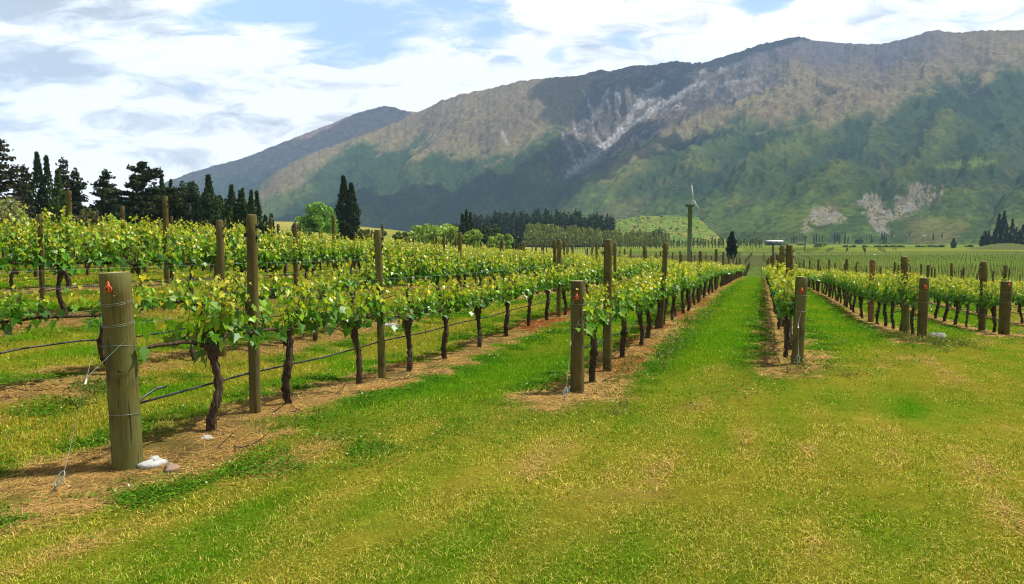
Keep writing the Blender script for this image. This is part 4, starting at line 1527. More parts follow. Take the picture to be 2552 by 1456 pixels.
# ------------------------------------------------------------------ trees
def tint(col, n, r, lo=0.55, hi=1.5):
    return np.clip(np.asarray(col) * (lo + (hi - lo) * r.random(n) ** 1.3)[:, None] * (1 + 0.08 * r.normal(size=(n, 3))), .003, 1)


def trunk_mesh(h, r0, seed, limbs=0, spread=0.3, lo=0.25):
    r = np.random.default_rng(seed)
    b = MB()
    zz = np.linspace(-0.5, h, 9); t = np.clip(zz / h, 0, 1)
    w = h * 0.012
    b.tube(np.stack([w * np.sin(t * 5 + seed), w * np.cos(t * 4 + seed) - w, zz], 1), r0 * (1 - 0.88 * t) + .01, 8)
    for i in range(limbs):
        f = lo + (0.92 - lo) * (i + r.random()) / limbs
        a = i * 2.4 + r.random()
        p = np.array([0, 0, h * f]); ln = h * spread * (1.1 - 0.7 * f)
        d = np.array([math.cos(a), math.sin(a), 0.35 + 0.4 * r.random()])
        b.tube([p, p + d * ln * .5, p + d * ln + [0, 0, .1 * ln]], np.array([.34, .2, .06]) * r0 * (1.1 - .6 * f), 6)
    return b.mesh("trunk", M_TRUNK, True)


def pine(h, w, seed, col, bare=0.12, irregular=0.35, whorls=16, n=230, csize=0.5, flat_top=False, droop=0.05):
    r = np.random.default_rng(seed)
    P = []; A = []
    for i in range(whorls):
        f = bare + (1 - bare) * (i + 0.4 * r.random()) / whorls
        prof = (1 - f) ** 0.75 * 1.0 + 0.06
        if flat_top:
            prof = 0.42 + 0.45 * math.sin(math.pi * min(1, (1 - f) * 1.15)) if f > .35 else 0.55 + .4 * (1 - f)
        prof *= min(1.0, 0.45 + (f - bare) / 0.22)
        for j in range(int(3 + 3 * r.random())):
            a = r.random() * 6.28
            ln = w / 2 * prof * (1 - irregular + 2 * irregular * r.random() * .8)
            m = max(5, int(n / whorls * ln / (w / 2) * 1.4))
            q = r.random(m) ** 0.6
            d = np.array([math.cos(a), math.sin(a), 0])
            rise = 0.10 * ln * (r.random() - .3) - droop * ln
            pts = np.array([0, 0, h * f]) + d * (ln * q)[:, None] + np.array([0, 0, 1]) * (rise * q + 0.10 * ln * q ** 2)[:, None]
            pts = pts + r.normal(size=(m, 3)) * np.array([1, 1, 0.55]) * (csize * 0.75)
            P.append(pts); A.append(np.tile(d * 0.8 + np.array([0, 0, .35]), (m, 1)))
    tp = np.array([0, 0, h * .97]) + r.normal(size=(14, 3)) * np.array([.25, .25, .5]) * csize * 1.5
    P.append(tp); A.append(np.tile([0, 0, 1.0], (14, 1)))
    P = np.concatenate(P); A = np.concatenate(A)
    b = MB()
    b.quads(cards(P, csize * (0.6 + .7 * r.random(len(P))), r, 1.7, A), np.repeat(tint(col, len(P), r), 4, axis=0))
    return trunk_mesh(h * .97, h * 0.017 + .05, seed), b.mesh("crown", M_TREE)


def poplar(h, w, seed, col, spires=((0, 1, 1),), n=1500, csize=0.5, foot=0.06):
    r = np.random.default_rng(seed)
    P = []; A = []
    for dx, fh, fw in spires:
        m = int(n * fh * fw)
        f = r.random(m) ** 0.9
        prof = np.sin(np.pi * np.clip(f * 0.70 + 0.20, 0, 1)) ** 0.6 * (1 - 0.72 * sstep(.45, 1, f))
        a = r.random(m) * 6.28
        lump = 1 + 0.5 * fbm(a * 1.3 + seed, f * 7.0, 3)
        rad = w / 2 * fw * prof * np.sqrt(0.25 + .75 * r.random(m)) * lump
        keep = fbm(a * 1.5 + seed * 2, f * 13.0, 2) > -0.20
        pts = np.stack([dx * w + rad * np.cos(a), rad * np.sin(a), h * fh * (foot + (1 - foot) * f)], 1)[keep]
        P.append(pts); A.append(np.stack([np.cos(a) * .45, np.sin(a) * .45, np.full(m, 1.3)], 1)[keep])
    P = np.concatenate(P); A = np.concatenate(A)
    b = MB()
    b.quads(cards(P, csize * (0.6 + .7 * r.random(len(P))), r, 1.9, A), np.repeat(tint(col, len(P), r), 4, axis=0))
    return trunk_mesh(h * .9, h * .014 + .06, seed), b.mesh("crown", M_TREE)


def roundtree(h, w, seed, col, clumps=26, n=1700, csize=0.45, base=0.18, leafy=0.9):
    r = np.random.default_rng(seed)
    P = []; B = []
    cz = h * (base + (1 - base) * .5); rz = h * (1 - base) * .5
    C = []
    while len(C) < clumps:
        d = r.normal(size=3); d /= np.linalg.norm(d)
        q = 0.45 + 0.5 * r.random()
        if d[2] < -0.75:
            continue
        C.append(np.array([d[0] * w / 2 * q, d[1] * w / 2 * q, cz + d[2] * rz * q]))
    for c in C:
        m = n // clumps
        s = np.array([w, w, h * .9]) * (0.115 + .05 * r.random())
        d = unit(r.normal(size=(m, 3))) * (0.55 + 0.5 * r.random((m, 1)))
        P.append(c + d * s); B.append(np.full(m, 0.8 + 0.4 * r.random()))
    P = np.concatenate(P); B = np.concatenate(B)
    b = MB()
    b.quads(cards(P, csize * (0.6 + .7 * r.random(len(P))), r, 1.3), np.repeat(tint(col, len(P), r) * B[:, None], 4, axis=0))
    return trunk_mesh(h * .75, h * .022 + .05, seed, 6, 0.35, .2), b.mesh("crown", M_TREE)


def plant(kind, name, px, ytop, Y, parts, h, label, group=None, zb=None, rot=None, sc=1.0, cat="tree"):
    x = at_depth(px, 600, Y)[0]
    z = gz(x, Y) if zb is None else zb
    root = link(name, None, loc=(x, Y, z - 0.2), rot=(0, 0, random.random() * 6.28 if rot is None else rot), scale=(sc, sc, sc), label=label, cat=cat, group=group)
    for nm, me in zip(("trunk", "crown"), parts):
        if me is not None:
            link(nm, me, root)
    return root


def hgt(px, ytop, Y):
    x = at_depth(px, 600, Y)[0]
    return at_depth(px, ytop, Y)[2] - gz(x, Y) + 0.2, x


def wid(w, Y):
    return w / F * Y


DARK = (.027, .044, .017); DARKB = (.042, .042, .020); POP = (.030, .062, .016); POPL = (.055, .10, .022)
trees = [
    # kind, px, top, width px, depth, colour, label, extra
    ("pine", -6, 331, 128, 128, DARKB, "huge dark pine, the tallest tree, cut by the left edge", dict(n=900, whorls=24, irregular=.3, bare=.04)),
    ("pine", 66, 411, 46, 150, DARKB, "thin open dark conifer right of the tallest pine", dict(n=260, whorls=14, irregular=.5, bare=.3)),
    ("poplar", 108, 381, 46, 145, POP, "tall broad dark tree with two rounded tops in the left grove", dict(spires=((-.12, 1, .75), (.25, .96, .6), (0, .6, 1.0)), n=2200)),
    ("pine", 164, 395, 40, 158, DARKB, "narrow reddish dark conifer behind the pale green poplar", dict(n=380, whorls=16, irregular=.4, bare=.1)),
    ("poplar", 150, 424, 30, 138, POPL, "paler green narrow poplar before the reddish conifer", dict(spires=((0, 1, 1), (.35, .7, .7)), n=1300)),
    ("pine", 196, 426, 58, 145, DARK, "pointed dark pine with tiered branches, fourth peak in the left grove", dict(n=420, whorls=15, irregular=.35, bare=.12)),
    ("pine", 267, 424, 74, 140, DARK, "cone shaped dark pine standing alone against the sky", dict(n=560, whorls=15, irregular=.35, bare=.14)),
    ("pine", 362, 408, 112, 132, DARK, "big spreading dark pine with a long bare branch to the left", dict(n=1000, whorls=17, irregular=.55, bare=.06, flat_top=True)),
    ("poplar", 407, 444, 24, 150, POP, "short dark poplar just right of the spreading pine", dict(n=900)),
    ("poplar", 429, 449, 17, 152, POP, "slender dark poplar silhouetted where the mountain starts", dict(n=700)),
    ("pine", 425, 487, 92, 128, (.030, .040, .014), "low bushy dark pine filling the gap under the slender poplar", dict(n=1000, whorls=14, irregular=.45, bare=.0, flat_top=True)),
    ("round", 483, 456, 62, 150, (.026, .045, .016), "rounded dark evergreen left of the tall poplar spire", dict(n=2200)),
    ("poplar", 523, 437, 34, 140, POP, "tall dark poplar spire rising from the middle of the grove", dict(spires=((0, 1, 1), (.2, .6, .9)), n=1800)),
    ("round", 553, 500, 44, 146, (.036, .066, .020), "dark green leafy tree right of the tall poplar spire", dict(n=1500)),
    ("poplar", 586, 462, 32, 150, POP, "dark poplar with ragged twin tips right of the leafy tree", dict(spires=((-.15, 1, .8), (.35, .9, .7)), n=1500)),
    ("poplar", 607, 472, 24, 156, POPL, "greener poplar between the twin tipped poplar and the last pair", dict(n=1000)),
    ("poplar", 628, 476, 21, 150, POP, "left poplar of the close pair at the grove's right end", dict(n=1000)),
    ("poplar", 642, 478, 17, 152, POP, "right poplar of the close pair at the grove's right end", dict(n=900)),
    ("poplar", 662, 537, 15, 175, POP, "small poplar behind the tall near trellis post, left of two", dict(n=500)),
    ("poplar", 677, 535, 13, 178, POP, "small poplar behind the tall near trellis post, right of two", dict(n=500)),
    ("round", 60, 452, 60, 165, (.022, .032, .014), "dark shrub mass between the tallest pine and the twin topped tree", dict(n=1300, base=0)),
    ("round", 172, 468, 70, 165, (.024, .034, .015), "dark shrub mass under the reddish conifer", dict(n=1300, base=0)),
    ("round", 268, 484, 84, 168, (.026, .034, .015), "dark shrub mass behind the solitary cone shaped pine", dict(n=1300, base=0)),
    ("round", 395, 462, 84, 166, (.022, .030, .013), "dark shrub mass right behind the spreading pine", dict(n=1600, base=0)),
    ("round", 455, 462, 50, 158, (.024, .038, .015), "dark broad evergreen left of the rounded evergreen", dict(n=1400, base=0)),
    ("round", 572, 488, 60, 165, (.028, .048, .018), "dark green leafy backdrop tree under the twin tipped poplar", dict(n=1400, base=0)),
    ("round", 318, 478, 70, 168, (.026, .036, .015), "dark shrub mass left behind the spreading pine", dict(n=1400, base=0)),
    ("round", 540, 484, 56, 168, (.026, .042, .016), "dark evergreen backdrop right behind the tall poplar spire", dict(n=1300, base=0)),
    ("round", 616, 504, 60, 170, (.028, .048, .018), "dark leafy backdrop behind the close pair of poplars", dict(n=1300, base=0)),
    ("round", 28, 492, 96, 100, (.13, .14, .055), "pale olive willow bush below the tallest pine", dict(n=1900, base=.0)),
    ("round", 215, 512, 66, 118, (.085, .085, .026), "brownish olive shrub under the pointed pine", dict(n=1300, base=.0)),
    ("round", 120, 520, 60, 160, (.030, .040, .016), "dark undergrowth shrub under the twin topped tree", dict(n=1200, base=0)),
    ("round", 283, 535, 36, 96, (.19, .27, .022), "bright lime green shrub behind the trellis posts", dict(n=900, base=.0)),
    ("round", 313, 551, 32, 94, (.15, .26, .018), "low bright green shrub beside the lime green one", dict(n=900, base=.0)),
    ("round", 255, 550, 36, 100, (.15, .18, .075), "small greyish green shrub left of the lime green one", dict(n=700, base=.0)),
    ("round", 330, 500, 70, 160, (.034, .038, .016), "dark shrub mass under the spreading pine", dict(n=1500, base=0)),
    ("round", 500, 515, 80, 160, (.024, .034, .015), "dark evergreen thicket under the rounded evergreen", dict(n=1700, base=0)),
    ("round", 597, 562, 52, 92, (.12, .135, .040), "olive willow bush behind the tall near trellis post", dict(n=1300, base=.0)),
    ("round", 505, 562, 20, 92, (.08, .13, .025), "tiny green shrub beneath the tall poplar spire", dict(n=500, base=.0)),
    ("round", 735, 557, 36, 190, (.055, .095, .022), "small leafy tree left of the round green tree", dict(n=800, base=.05)),
    ("round", 797, 502, 98, 205, (.078, .155, .022), "big round fresh green tree beside the tall poplar pair", dict(n=3400, clumps=40, base=.0)),
    ("poplar", 864, 440, 44, 215, (.024, .046, .014), "tall dark pair of poplars grown together, alone before the mountain", dict(spires=((-.10, 1, .62), (.22, .89, .62), (-.02, .55, .95)), n=3800)),
    ("poplar", 843, 541, 22, 218, (.026, .048, .016), "low dark poplar sprout at the left foot of the tall pair", dict(n=600)),
    ("round", 906, 570, 40, 200, (.06, .09, .025), "dull green bush at the right foot of the tall poplar pair", dict(n=700, base=0)),
    ("round", 1000, 578, 40, 190, (.07, .095, .025), "low dull bush left of the big rounded willow", dict(n=700, base=0)),
    ("round", 945, 575, 34, 260, (.06, .09, .028), "faint low bush on the tan paddock beyond the vines", dict(n=500, base=0)),
    ("round", 1083, 556, 116, 175, (.13, .19, .035), "big rounded yellow green willow before the pine plantation", dict(n=3600, clumps=46, base=0)),
    ("round", 1163, 569, 70, 182, (.115, .175, .034), "lower rounded willow adjoining the big one", dict(n=2200, clumps=30, base=0)),
    ("round", 1243, 577, 58, 190, (.12, .18, .034), "small round yellow green willow before the dark trees", dict(n=1700, clumps=24, base=0)),
    ("poplar", 1152, 535, 10, 300, (.022, .042, .014), "left spire of the three dark poplars behind the willows", dict(n=420)),
    ("poplar", 1162, 527, 12, 302, (.022, .042, .014), "middle and tallest of the three dark poplars behind the willows", dict(n=480)),
    ("poplar", 1172, 532, 11, 304, (.022, .042, .014), "right spire of the three dark poplars behind the willows", dict(n=440)),
    ("round", 1130, 550, 32, 310, (.045, .055, .024), "bare looking grey green tree left of the three poplars", dict(n=500, base=0)),
    ("round", 1200, 560, 46, 280, (.026, .044, .016), "dark evergreen between the three poplars and small willow", dict(n=1300, base=0)),
    ("round", 1232, 553, 34, 300, (.045, .070, .024), "grey green tree above the small round willow", dict(n=800, base=0)),
    ("round", 1287, 590, 40, 240, (.028, .048, .017), "dark bush right of the small round willow", dict(n=900, base=0)),
    ("round", 1634, 570, 36, 640, (.028, .050, .020), "round dark tree above the end of the poplar belt", dict(n=700, base=0)),
    ("poplar", 1823, 580, 17, 250, (.018, .034, .013), "single dark cypress standing in the lower vineyard", dict(n=1500)),
]
for i, (kd, px, top, w, Y, col, lab, kw) in enumerate(trees):
    h, x = hgt(px, top, Y)
    W = wid(w, Y)
    cs = max(0.26, 2.0 / 768 * Y * 1.0) if kd != "pine" else max(0.34, 2.1 / 768 * Y)
    kw = dict(kw)
    if kd == "pine":
        parts = pine(h, W * 1.55, 600 + i, col, csize=cs * 1.1, **{**kw, 'n': int(kw['n'] * 2.2)}); nm = "pine_tree"
    elif kd == "poplar":
        parts = poplar(h, W * 1.35, 600 + i, col, csize=cs, **{**kw, 'n': int(kw.get('n', 1500) * 1.3)}); nm = "poplar_tree"
    else:
        parts = roundtree(h, W * 1.1, 600 + i, tuple((1.9 if col[1] > .12 else 1.35) * c for c in col), csize=cs, **{**kw, 'n': int(kw['n'] * 1.5)}); nm = "shrub" if ("shrub" in lab or "bush" in lab or "thicket" in lab) else "leafy_tree"
    plant(kd, nm, px, top, Y, parts, h, lab, None, rot=0.0 if "spires" in kw else None, cat="shrub" if nm == "shrub" else "tree")

# pine plantation behind the poplar belt
r = np.random.default_rng(44)
PT = [pine(20, 6.5, 800 + i, (.030, .056, .024), bare=.02, irregular=.3, whorls=15, n=420, csize=1.25) for i in range(5)]
for i in range(84):
    row = i % 2
    px = 1176 + (1530 - 1176) * ((i // 2 + 0.5 * row) / 42.0) + 3 * r.normal()
    Y = 720 + 24 * row + 8 * r.normal()
    x = at_depth(px, 600, Y)[0]
    top = 539 + 10 * sstep(1400, 1530, px) + 7 * sstep(1240, 1190, px) + 6.5 * r.normal() - 3 * row
    z = gz(x, Y)
    h = at_depth(px, top, Y)[2] - z
    root = link("pine_tree", None, loc=(x, Y, z), rot=(0, 0, r.random() * 6.28), scale=(h / 20 * (0.7 + .25 * r.random()),) * 2 + (h / 20,), label="dark pine in the even topped plantation behind the pale poplar belt", cat="tree", group="pines of the plantation")
    for nm, me in zip(("trunk", "crown"), PT[i % 5]):
        link(nm, me, root)

# pale young poplar belt
BT = [poplar(14, 4.2, 820 + i, (.24, .285, .085), n=380, csize=0.85, foot=.16) for i in range(5)]
for i in range(64):
    px = 1312 + (1662 - 1312) * i / 63.0 + 1.6 * r.normal()
    Y = 520 + 60 * (px - 1312) / 350
    x = at_depth(px, 600, Y)[0]
    top = np.interp(px, [1310, 1330, 1400, 1500, 1600, 1662], [562, 559, 566, 573, 577, 584]) + 3.0 * r.normal()
    z = PLAIN if True else 0
    z = at_depth(px, 621, Y)[2]
    h = at_depth(px, top, Y)[2] - z
    root = link("poplar_tree", None, loc=(x, Y, z), rot=(0, 0, r.random() * 6.28), scale=(h / 14 * 1.0,) * 2 + (h / 14,), label="pale green slim poplar in the straight belt before the plantation", cat="tree", group="pale poplars of the shelter belt")
    for nm, me in zip(("trunk", "crown"), BT[i % 5]):
        link(nm, me, root)

# staked saplings right of the belt
ST = [poplar(5, 1.5, 840 + i, (.11, .145, .040), n=90, csize=0.5, foot=.2) for i in range(3)]
for i in range(66):
    px = 1664 + (1898 - 1664) * (i % 33) / 32.0 + 1.2 * r.normal(); Y = 600 + 26 * (i // 33)
    x = at_depth(px, 600, Y)[0]; z = at_depth(px, 618 - 2.0 * (i // 33), Y)[2]; top = np.interp(px, [1660, 1780, 1900], [600, 596, 598]) + 3 * r.normal()
    h = at_depth(px, top, Y)[2] - z
    root = link("sapling", None, loc=(x, Y, z), rot=(0, 0, r.random() * 6.28), scale=(h / 5,) * 3, label="thin staked sapling in the pale rows between the belt and the barn", cat="sapling", group="staked saplings before the barn")
    for nm, me in zip(("trunk", "crown"), ST[i % 3]):
        link(nm, me, root)

# poplars along the valley floor at right
FT = [poplar(18, 4.4, 860 + i, (.024, .046, .020), n=620, csize=1.0, spires=((0, 1, 1), (.3, .8, .7)) if i % 2 else ((0, 1, 1),)) for i in range(4)]


def cx(c):
    return 1868 + c * .3097


far_pop = [(338, 228, 6), (350, 226, 6), (362, 228, 6), (374, 236, 5), (515, 218, 8), (535, 214, 8), (560, 232, 6), (582, 226, 7), (682, 195, 10), (705, 208, 12), (722, 226, 8), (765, 205, 11), (790, 232, 8), (962, 220, 11), (980, 224, 11), (1062, 203, 12), (1080, 207, 13), (1098, 232, 8), (1140, 196, 12), (1158, 206, 9),
           (1195, 262, 5), (1212, 258, 5), (1230, 264, 5), (1282, 200, 10), (1296, 203, 10), (1432, 232, 8), (1452, 240, 7), (1475, 212, 11), (1498, 236, 8), (1545, 210, 11), (1560, 230, 8), (1812, 212, 12), (1832, 208, 13), (1850, 226, 10)]
for c, t, w in far_pop:
    px = cx(c); Y = 1250 + 60 * r.normal(); Y = 1250 + 40 * math.sin(c)
    x = at_depth(px, 600, Y)[0]; z = gz(x, Y)
    h = at_depth(px, 515 + t * .3097, Y)[2] - z
    s = wid(w * 0.3097, Y) / 4.4 * 1.1
    root = link("poplar_tree", None, loc=(x, Y, z), rot=(0, 0, r.random() * 6.28), scale=(s, s, h / 18), label="distant dark poplar in the broken line along the mountain foot", cat="tree", group="distant poplars along the mountain foot")
    for nm, me in zip(("trunk", "crown"), FT[int(c) % 4]):
        link(nm, me, root)
for c, t, b0, w, lab in [(1640, 256, 338, 34, "lone dark poplar on the far paddock left of the right edge group"), (1868, 236, 330, 34, "short dark poplar at the left of the right edge group"), (1893, 200, 335, 42, "broad dark poplar left of the tallest one at right"), (1920, 196, 338, 30, "slim dark poplar beside the tallest one at right"), (1962, 205, 338, 36, "dark poplar close under the tallest one at right"),
                         (1998, 62, 335, 50, "left spire of the tallest poplar pair at the right edge"), (2038, 44, 335, 50, "right spire of the tallest poplar pair at the right edge"), (2066, 190, 330, 30, "small poplar at the right foot of the tallest pair"), (2108, 105, 330, 40, "tall poplar next right of the tallest pair"), (2140, 170, 330, 34, "middling poplar near the right edge"), (2166, 190, 330, 28, "small poplar before the last one at the right edge"), (2192, 150, 332, 36, "last dark poplar cut by the right edge")]:
    px = cx(c); Y = 640.0 if c > 1700 else 600.0
    x = at_depth(px, 600, Y)[0]; z = at_depth(px, 515 + b0 * .3097, Y)[2]
    h = at_depth(px, 515 + t * .3097, Y)[2] - z
    s = wid(w * .3097, Y) / 4.4 * 1.15
    root = link("poplar_tree", None, loc=(x, Y, z), rot=(0, 0, r.random() * 6.28), scale=(s, s, h / 18), label=lab, cat="tree", group="poplars at the right edge")
    for nm, me in zip(("trunk", "crown"), FT[int(c) % 4]):
        link(nm, me, root)
bushes = [(585, 292, 120, (.17, .23, .04), "bright yellow green bush on the paddock right of the barn"), (540, 305, 60, (.13, .18, .035), "low green bush left of the bright paddock bush"), (770, 312, 40, (.075, .10, .025), "first small bush right of the bright paddock bush"), (830, 316, 60, (.07, .095, .025), "second small bush right of the bright paddock bush"),
          (925, 320, 50, (.10, .13, .03), "third small bush right of the bright paddock bush"), (1040, 318, 70, (.11, .13, .03), "fourth small bush in the paddock line"), (1100, 320, 50, (.06, .08, .024), "dark bush in the middle of the paddock line"), (1170, 314, 80, (.085, .105, .028), "wide bush right of the middle of the paddock line"), (1220, 320, 40, (.10, .12, .03), "small bush ending the middle stretch of the paddock line"),
          (1360, 320, 60, (.09, .11, .028), "bush before the small far wind machine"), (1450, 312, 80, (.10, .12, .03), "wide bush right of the small far wind machine"), (1530, 314, 80, (.065, .085, .024), "dark wide bush left of the lone paddock poplar"), (1770, 312, 70, (.085, .105, .028), "bush between the lone poplar and the right edge group"), (880, 268, 90, (.045, .06, .024), "dark bush under the far poplar line"),
          (180, 330, 100, (.055, .075, .022), "dark hedge bush at the left foot of the barn"), (250, 318, 120, (.06, .08, .022), "dark hedge bush before the barn"), (410, 318, 60, (.07, .09, .024), "low bush right of the barn")]
RB = [roundtree(3, 6, 880 + i, (1, 1, 1), clumps=12, n=420, csize=.5, base=0) for i in range(1)]
for i, (c, t, w, col, lab) in enumerate(bushes):
    px = cx(c); Y = 700.0 if t > 280 else 1100.0
    if c < 420: Y = 1000.0
    W = wid(w * .3097, Y); x = at_depth(px, 600, Y)[0]
    zt = at_depth(px, 515 + t * .3097, Y)[2]; zb = gz(x, Y)
    H = max(1.5, zt - zb)
    tr, cr = roundtree(H, W, 890 + i, col, clumps=12, n=380, csize=max(.7, 2 / 768 * Y * .6), base=0)
    root = link("shrub", None, loc=(x, Y, zb), label=lab, cat="shrub", group="bushes on the valley floor")
    link("trunk", tr, root); link("crown", cr, root)
# grassy mound at right
b = MB(); n = 24
px = cx(2085); Y = 520.0; x0 = at_depth(px, 600, Y)[0]; z0 = gz(x0, Y)
P = []
for i in range(9):
    q = i / 8.0
    for j in range(n):
        a = j / n * 6.28
        P.append((x0 + 30 * q * math.cos(a), Y + 22 * q * math.sin(a), z0 - .3 + 4.2 * (1 - q * q) ** 1.5 * (1 + .1 * math.sin(3 * a))))
Fs = [(i * n + j, i * n + (j + 1) % n, (i + 1) * n + (j + 1) % n, (i + 1) * n + j) for i in range(8) for j in range(n)]
b.add(P, Fs, (.10, .115, .03))
b.build("hillock", M_GRASS, smooth=True, kind='structure', label="low grassy mound under the right edge poplars")


# ------------------------------------------------------------------ lower terrace: rows of young vines on stakes
def lower_vines():
    r = np.random.default_rng(91)
    b = MB()
    # direction of these rows and their spacing
    for blk, (a0, a1, y0, y1, rowdir, sp, hstk, step) in enumerate([(0.13, 0.75, 105, 168, math.radians(18), 2.5, 1.5, 2.6), (0.10, 0.78, 190, 330, math.radians(18), 4.5, 1.25, 5.0), (0.30, 0.50, 380, 520, math.radians(24), 9.0, 1.8, 6.0)]):
        ux, uy = math.sin(rowdir), math.cos(rowdir); vx, vy = uy, -ux
        for v in np.arange(-400, 500, sp):
            for u in np.arange(60, 760, step):
                x, y = u * ux + v * vx, u * uy + v * vy
                if y < y0 or y > y1 or not (a0 < x / y < a1):
                    continue
                z = -99
                pts.append((x, y, hstk, blk))
    P = np.array(pts)
    z = ground_z(P[:, 0], P[:, 1])
    h = P[:, 2] * (0.8 + .4 * r.random(len(P)))
    w = np.where(P[:, 3] == 0, .06, np.where(P[:, 3] == 1, .055, .10))
    for ax in (0, 1):
        d = np.zeros((len(P), 3)); d[:, ax] = 1
        base = np.stack([P[:, 0], P[:, 1], z - .1], 1); up = np.zeros((len(P), 3)); up[:, 2] = h + .1
        V = np.stack([base - d * w[:, None] / 2, base + d * w[:, None] / 2, base + up + d * w[:, None] / 2, base + up - d * w[:, None] / 2], 1).reshape(-1, 3)
        b.quads(V, np.repeat(np.array([(.075, .080, .035)]) * (.7 + .7 * r.random((len(P), 1))), 4, axis=0))
    k = np.repeat(np.where(P[:, 3] < 2)[0], 3)
    Q = np.stack([P[k, 0] + r.normal(size=len(k)) * .5, P[k, 1] + r.normal(size=len(k)) * 1.0, z[k] + .25 + .9 * r.random(len(k))], 1)
    sz = np.where(P[k, 3] == 0, .17, np.where(P[k, 3] == 1, .28, .5)) * (.6 + .8 * r.random(len(k)))
    b.quads(cards(Q, sz * .8, r), np.repeat(np.array([(.080, .110, .022)]) * (.6 + .8 * r.random((len(k), 1))), 4, axis=0))
    b.build("young_vines", M_GRASS, kind='stuff', label="rows of young staked vines covering the lower terrace")


pts = []
lower_vines()


# ------------------------------------------------------------------ barn, wind machines, poles, sign
def corrugated(name, c1, c2, rough=.5):
    m, nt = new_mat(name)
    w = nd(nt, 'ShaderNodeTexWave'); w.inputs['Scale'].default_value = 2.0; L(nt, objco(nt), w.inputs['Vector'])
    c = mixc(nt, w.outputs['Color'], c1, c2)
    out(nt, princ(nt, c, rough, .5, w.outputs['Color'], .3, .03))
    return m


M_ROOFW = corrugated("white_roof_iron", (.55, .57, .60), (.68, .70, .72))
M_WALLD = corrugated("dark_barn_wall", (.045, .035, .032), (.085, .065, .058), .8)
M_DARKIN = plain_mat("barn_near_black", (.02, .018, .018), .9)  # near-black colour shared by the barn door and the trailer


def barn():
    Y = 1000.0
    xl = at_depth(1908, 600, Y)[0]; xr = at_depth(1949, 600, Y)[0]; w = xr - xl
    z0 = at_depth(1925, 611, Y)[2]; z1 = at_depth(1925, 601.5, Y)[2]; z2 = at_depth(1925, 598.3, Y)[2]
    root = link("barn", None, loc=((xl + xr) / 2, Y, z0), label="dark open sided barn with a long white roof on the valley floor", cat="barn")
    h = z1 - z0; D = 11.0
    b = MB(); b.box((-w * .16, D / 2, h / 2 - .3), (w * .62, .25, h + .6)); b.box((-w * .47, 0, h / 2 - .3), (.25, D, h + .6)); b.box((w * .15, 0, h / 2 - .3), (.25, D, h + .6)); b.box((-w * .16, -D / 2, h / 2 + .2), (w * .60, .25, h - 1.5)); b.build("wall", M_WALLD, root)
    b = MB(); rh = z2 - z1
    P = [(-w / 2, -D * .62, h), (w / 2, -D * .62, h), (w / 2, 0, h + rh * .75), (-w / 2, 0, h + rh * .75), (w / 2, D * .62, h), (-w / 2, D * .62, h)]
    P += [(p[0], p[1], p[2] - .25) for p in P]
    b.add(P, [(0, 1, 2, 3), (3, 2, 4, 5), (7, 6, 9, 8), (8, 9, 11, 10), (0, 6, 7, 1), (4, 10, 11, 5), (0, 3, 9, 6), (3, 5, 11, 9), (1, 7, 8, 2), (2, 8, 10, 4)])
    b.build("roof", M_ROOFW, root)
    for i, q in enumerate((.22, .34, .46)):
        b = MB(); b.box((w * q, -D * .5, h / 2 - .3), (.35, .35, h + .6)); b.box((w * q, D * .5, h / 2 - .3), (.34, .34, h + .6)); b.build("post", M_WALLD, root)
    b = MB(); b.box((-w * .30, -D / 2 - .14, h * .38), (4.2, .12, h * .7)); b.build("door", M_DARKIN, root)
    b = MB(); b.box((w * .30, -D * .1, .9), (5.5, 3.2, 1.9), bev=.4); b.box((w * .36, -D * .1, 2.1), (2.2, 2.6, 1.2), bev=.3)
    o = b.build("trailer", M_DARKIN, label="dark farm trailer parked under the barn's open right side", cat="trailer"); o.location = ((xl + xr) / 2, Y, z0)


barn()
M_TOWER = plain_mat("green_tower_paint", (.085, .120, .045), .6, .3, .15, 1.5)
M_BLADE = plain_mat("grey_blade", (.42, .45, .40), .45, .4, .08, 3)
M_REDTIP = plain_mat("red_blade_tip", (.5, .03, .03), .5, .4, .1, 3)


